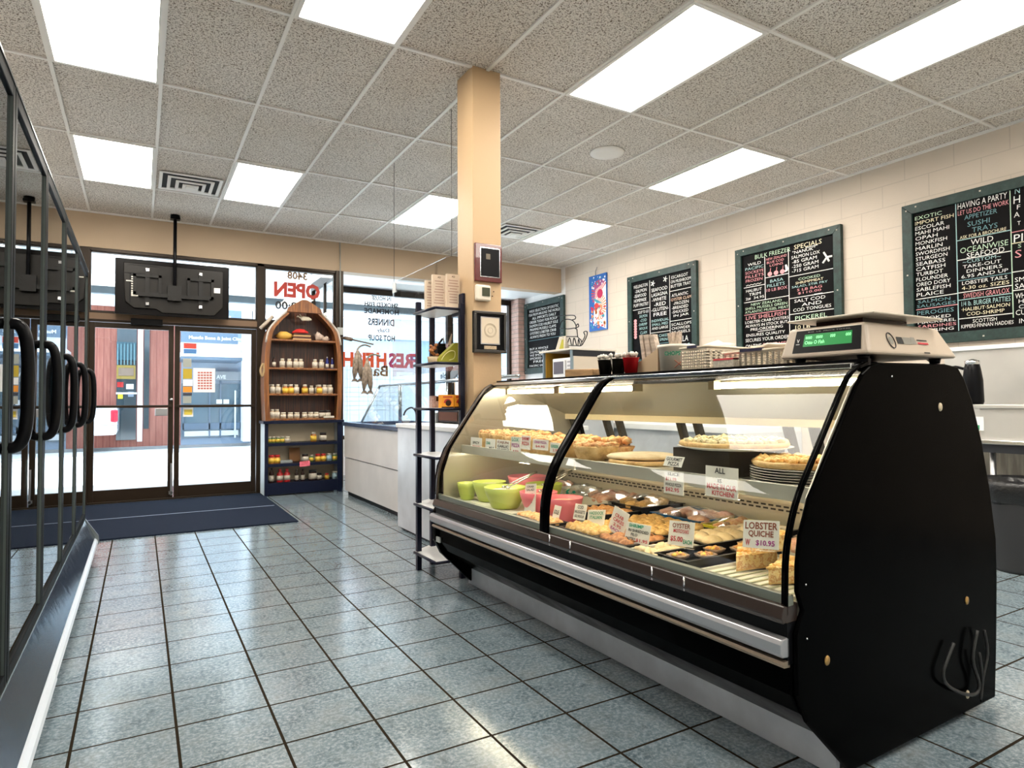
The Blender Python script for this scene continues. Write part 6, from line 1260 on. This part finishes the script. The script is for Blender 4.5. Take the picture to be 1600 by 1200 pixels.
struct(MB().box((-30, 12.70, 2.98), (40, 12.85, 3.20)), 'canopy_beam', mat('canopy beam grey', (.09, .12, .14), .5), org=(0, 0, 0))
struct(MB().box((-30, YF+.2, 3.2), (XL-.2, YF+.4, -.1)), 'wall_outside_left', M_TAN, org=(0, 0, 0)); struct(MB().box((XR+.25, YBAY-.1, -.1), (40, YBAY+.15, 3.2)), 'wall_outside_right', M_BRICK, org=(0, 0, 0))
YO = 21.0
struct(MB().box((-20, 19.6, -.10), (30, 19.75, -.02)), 'trim_curb', mat('grey curb', (.22, .22, .22), .8))
def ob(m, px0, py0, px1, py1, y0, dep, mm=None):
    a = fy(px0, py1, y0); b = fy(px1, py0, y0); m.box((a.x, y0, a.z), (b.x, y0+dep, b.z), mm)
# the shop building across the lot
g = NG('red cedar boards', .6); X, Y, Z = g.xyz(); w = g.n('ShaderNodeMapping'); w.inputs['Scale'].default_value = (8, 8, .8); g.l(g.pos, w.inputs[0])
c = g.ramp(g.noise(2, 4, .6, w.outputs[0]), [(.3, (.28, .080, .055)), (.7, (.40, .15, .105))]); g.l(g.mix(g.line(X, .16, 0, .012), c, (.25, .07, .05)), g.b.inputs['Base Color']); M_CEDAR = g.m
M_BLU = mat('pale blue grey stucco', (.26, .33, .42), .7, noise_amt=.08, noise_scale=1); M_BLU2 = mat('slate blue trim', (.10, .15, .21), .6); M_WB = mat('white stucco outside', (.62, .64, .66), .7); M_DG = mat('dark shop glass', (.03, .055, .07), .1, spec=.8); M_TEAL = mat('teal awning', (.03, .09, .12), .6); M_GRYT = mat('mid grey fascia', (.20, .22, .24), .6)
t = thing('cedar_shop_building', (2, YO, -.1), 'red cedar clad shop building across the lot seen through the left door', 'building')
x0 = fy(100, 600, YO).x; x1 = fy(283, 600, YO).x
MB().box((x0-6, YO, -.1), (x1, YO+5, 6.0)).build('wall', M_CEDAR, t)
m = MB(); ob(m, 181, 515, 214, 688, YO-.05, .05); ob(m, 224, 515, 234, 670, YO-.05, .05); m.each('window', M_DG, t)
m = MB(); ob(m, 214, 500, 224, 690, YO-1.2, .35); m.build('white_post', M_WB, t)
m = MB(); ob(m, 182, 535, 213, 562, YO-.35, .3); m.build('awning', M_TEAL, t)
m = MB()
for k in range(6): ob(m, 183+k*5.2, 537, 185+k*5.2, 570, YO-.38, .03)
m.each('awning_stripe', mat('awning stripe pale', (.12, .24, .28), .6), t)
m = MB(); ob(m, 182, 571, 212, 592, YO-.4, .05, mat('gold brown sign', (.26, .18, .03), .5)); ob(m, 185, 575, 209, 587, YO-.42, .02, mat('brown sign panel', (.20, .14, .10), .5)); m.build('shop_sign', None, t)
m = MB()
for i, (px, py, w_) in enumerate(((183, 597, 10), (197, 600, 12), (184, 615, 8), (200, 612, 9))): ob(m, px, py, px+w_, py+8, YO-.06, .02, (M_RED, M_WB, M_YEL, M_BLU)[i])
m.each('window_poster', None, t)
m = MB(); ob(m, 181, 613, 214, 616, YO-.10, .05); m.build('window_rail', M_WB, t)
m = MB(); ob(m, 60, 462, 276, 470, YO-1.3, .2); m.build('fascia', M_WB, t); m = MB(); ob(m, 60, 440, 270, 462, YO-1.2, 6.0); m.build('roof_soffit', M_GRYT, t)
# clinic building
t = thing('clinic_building', (9, YO, -.1), 'pale blue clinic building across the lot seen through the right door', 'building')
xa = fy(283, 600, YO).x
m = MB(); m.box((xa, YO, -.1), (xa+26, YO+5, 6.0)); m.build('wall', M_BLU, t)
m = MB(); ob(m, 283, 505, 372, 534, YO-1.6, .3); m.build('sign_band', M_BLU2, t)
m = MB(); a = fy(290, 518, YO-1.62); b = fy(383, 510, YO-1.62); write(m, 'Progression', fy(289, 517, YO-1.62), (1, 0, 0), UZ, w=(b.x-a.x)*.98, h=.50, bold=.03); c = fy(295, 531, YO-1.62); d = fy(381, 525, YO-1.62); write(m, 'Muscle Bone & Joint Clinic', c, (1, 0, 0), UZ, w=d.x-c.x, h=abs(fy(295, 524, YO-1.62).z-c.z), bold=.03); m.build('sign_lettering', M_WB, t)
m = MB(); ob(m, 283, 534, 388, 552, YO-1.5, .4, M_WB); ob(m, 283, 552, 388, 556, YO-1.7, 1.7, mat('white ledge', (.80, .82, .84), .6)); ob(m, 283, 556, 380, 561, YO-1.6, 1.5, M_BLU2); m.build('canopy_ledge', None, t)
m = MB(); ob(m, 336, 581, 378, 594, YO-.3, .2, M_GRYT); m.build('street_name_board', None, t)
m = MB(); a = fy(338, 592, YO-.32); b = fy(353, 586, YO-.32); write(m, 'AVE', a, (1, 0, 0), UZ, w=b.x-a.x, h=b.z-a.z, bold=.03); m.build('street_lettering', M_WB, t)
m = MB(); ob(m, 283, 600, 378, 684, YO-.05, .05); m.build('shop_window', mat('blue grey shop glass', (.10, .16, .20), .1, spec=.8), t)
m = MB()
for px in (285, 326, 343, 375): ob(m, px, 594, px+3, 684, YO-.12, .08)
ob(m, 283, 632, 378, 635, YO-.12, .08); ob(m, 283, 660, 378, 672, YO-.12, .08); m.build('mullion', M_BLU2, t)
m = MB(); ob(m, 288, 672, 372, 682, YO-.10, .05); ob(m, 338, 624, 347, 631, YO-.14, .02); ob(m, 349, 624, 358, 631, YO-.14, .02); ob(m, 366, 610, 369, 684, YO-.14, .05); m.build('white_panel', M_WB, t)
m = MB(); ob(m, 380, 470, 394, 690, YO-1.9, .5); m.build('corner_pillar', M_WB, t)
m = MB(); ob(m, 283, 470, 900, 478, YO-2.0, .3, M_WB); ob(m, 395, 484, 900, 520, YO-1.9, .3, M_WB); ob(m, 395, 538, 900, 562, YO-1.7, .3, mat('light blue band', (.34, .50, .64), .6)); m.build('long_fascia', None, t)
m = MB(); ob(m, 395, 566, 900, 690, YO-.4, .3, M_WB); m.build('white_shopfront', None, t)
m = MB()
for k in range(7): x = fy(425+k*66, 600, YO-.45).x; m.box((x-.3, YO-.46, .4), (x+.9, YO-.42, 2.3))
m.each('shopfront_window', mat('pale shop blinds', (.50, .54, .56), .9), t)
# lattice rack on the inner window, faint grid
t = thing('wire_grid_screen', (3.0, YBAY-.08, .9), 'fine white wire grid standing inside the bay window above the fish counter', 'wire screen')
m = MB(); yy = YBAY-.015
for px in (539, 547, 561, 575, 589, 602, 615): a = fy(px, 660, yy); m.tube([(a.x, yy, .552), (a.x, yy, 1.78)], .003, 5)
for py in (578, 592, 605, 613, 620, 627, 634, 641): a = fy(538, py, yy); b = fy(632, py+2, yy); m.tube([(a.x, yy, a.z), (b.x, yy, a.z)], .003, 5)
m.build('grid', mat('grid wire grey', (.45, .47, .50), .5), t)
# pickup truck tail
t = thing('parked_pickup', (-.8, 19, -.1), 'white parked pickup with a red tail lamp at the edge of the left door', 'truck')
yt = 18.5
MB().box((fy(120, 660, yt).x, yt, .35), (fy(183, 660, yt).x, yt+2.2, fy(150, 634, yt).z)).build('body', mat('white car paint', (.75, .76, .78), .2, coat=.5), t, bevel=.08)
m = MB(); ob(m, 172, 640, 184, 660, yt-.03, .25); m.build('tail_lamp', mat('red lamp lens', (.60, .02, .04), .2), t, bevel=.04)
m = MB(); ob(m, 147, 664, 184, 674, yt-.15, .3); m.build('bumper', mat('car bumper chrome', (.60, .60, .62), .2, metal=.8), t, bevel=.04)
m = MB(); ob(m, 153, 646, 170, 658, yt-.04, .06); m.build('tailgate_panel', mat('grey tailgate', (.35, .36, .38), .3), t, bevel=.02)
for sx in (0,):
    x = fy(128+sx*50, 680, yt).x; m = MB(); m.lathe([(.001, -.1), (.33, -.1), (.36, -.06), (.36, .06), (.33, .1), (.001, .1)], n=24); m.v = [Vector((x+v.z, yt+.8+v.x, .26+v.y)) for v in m.v]; m.build('wheel', M_BLACK, t)
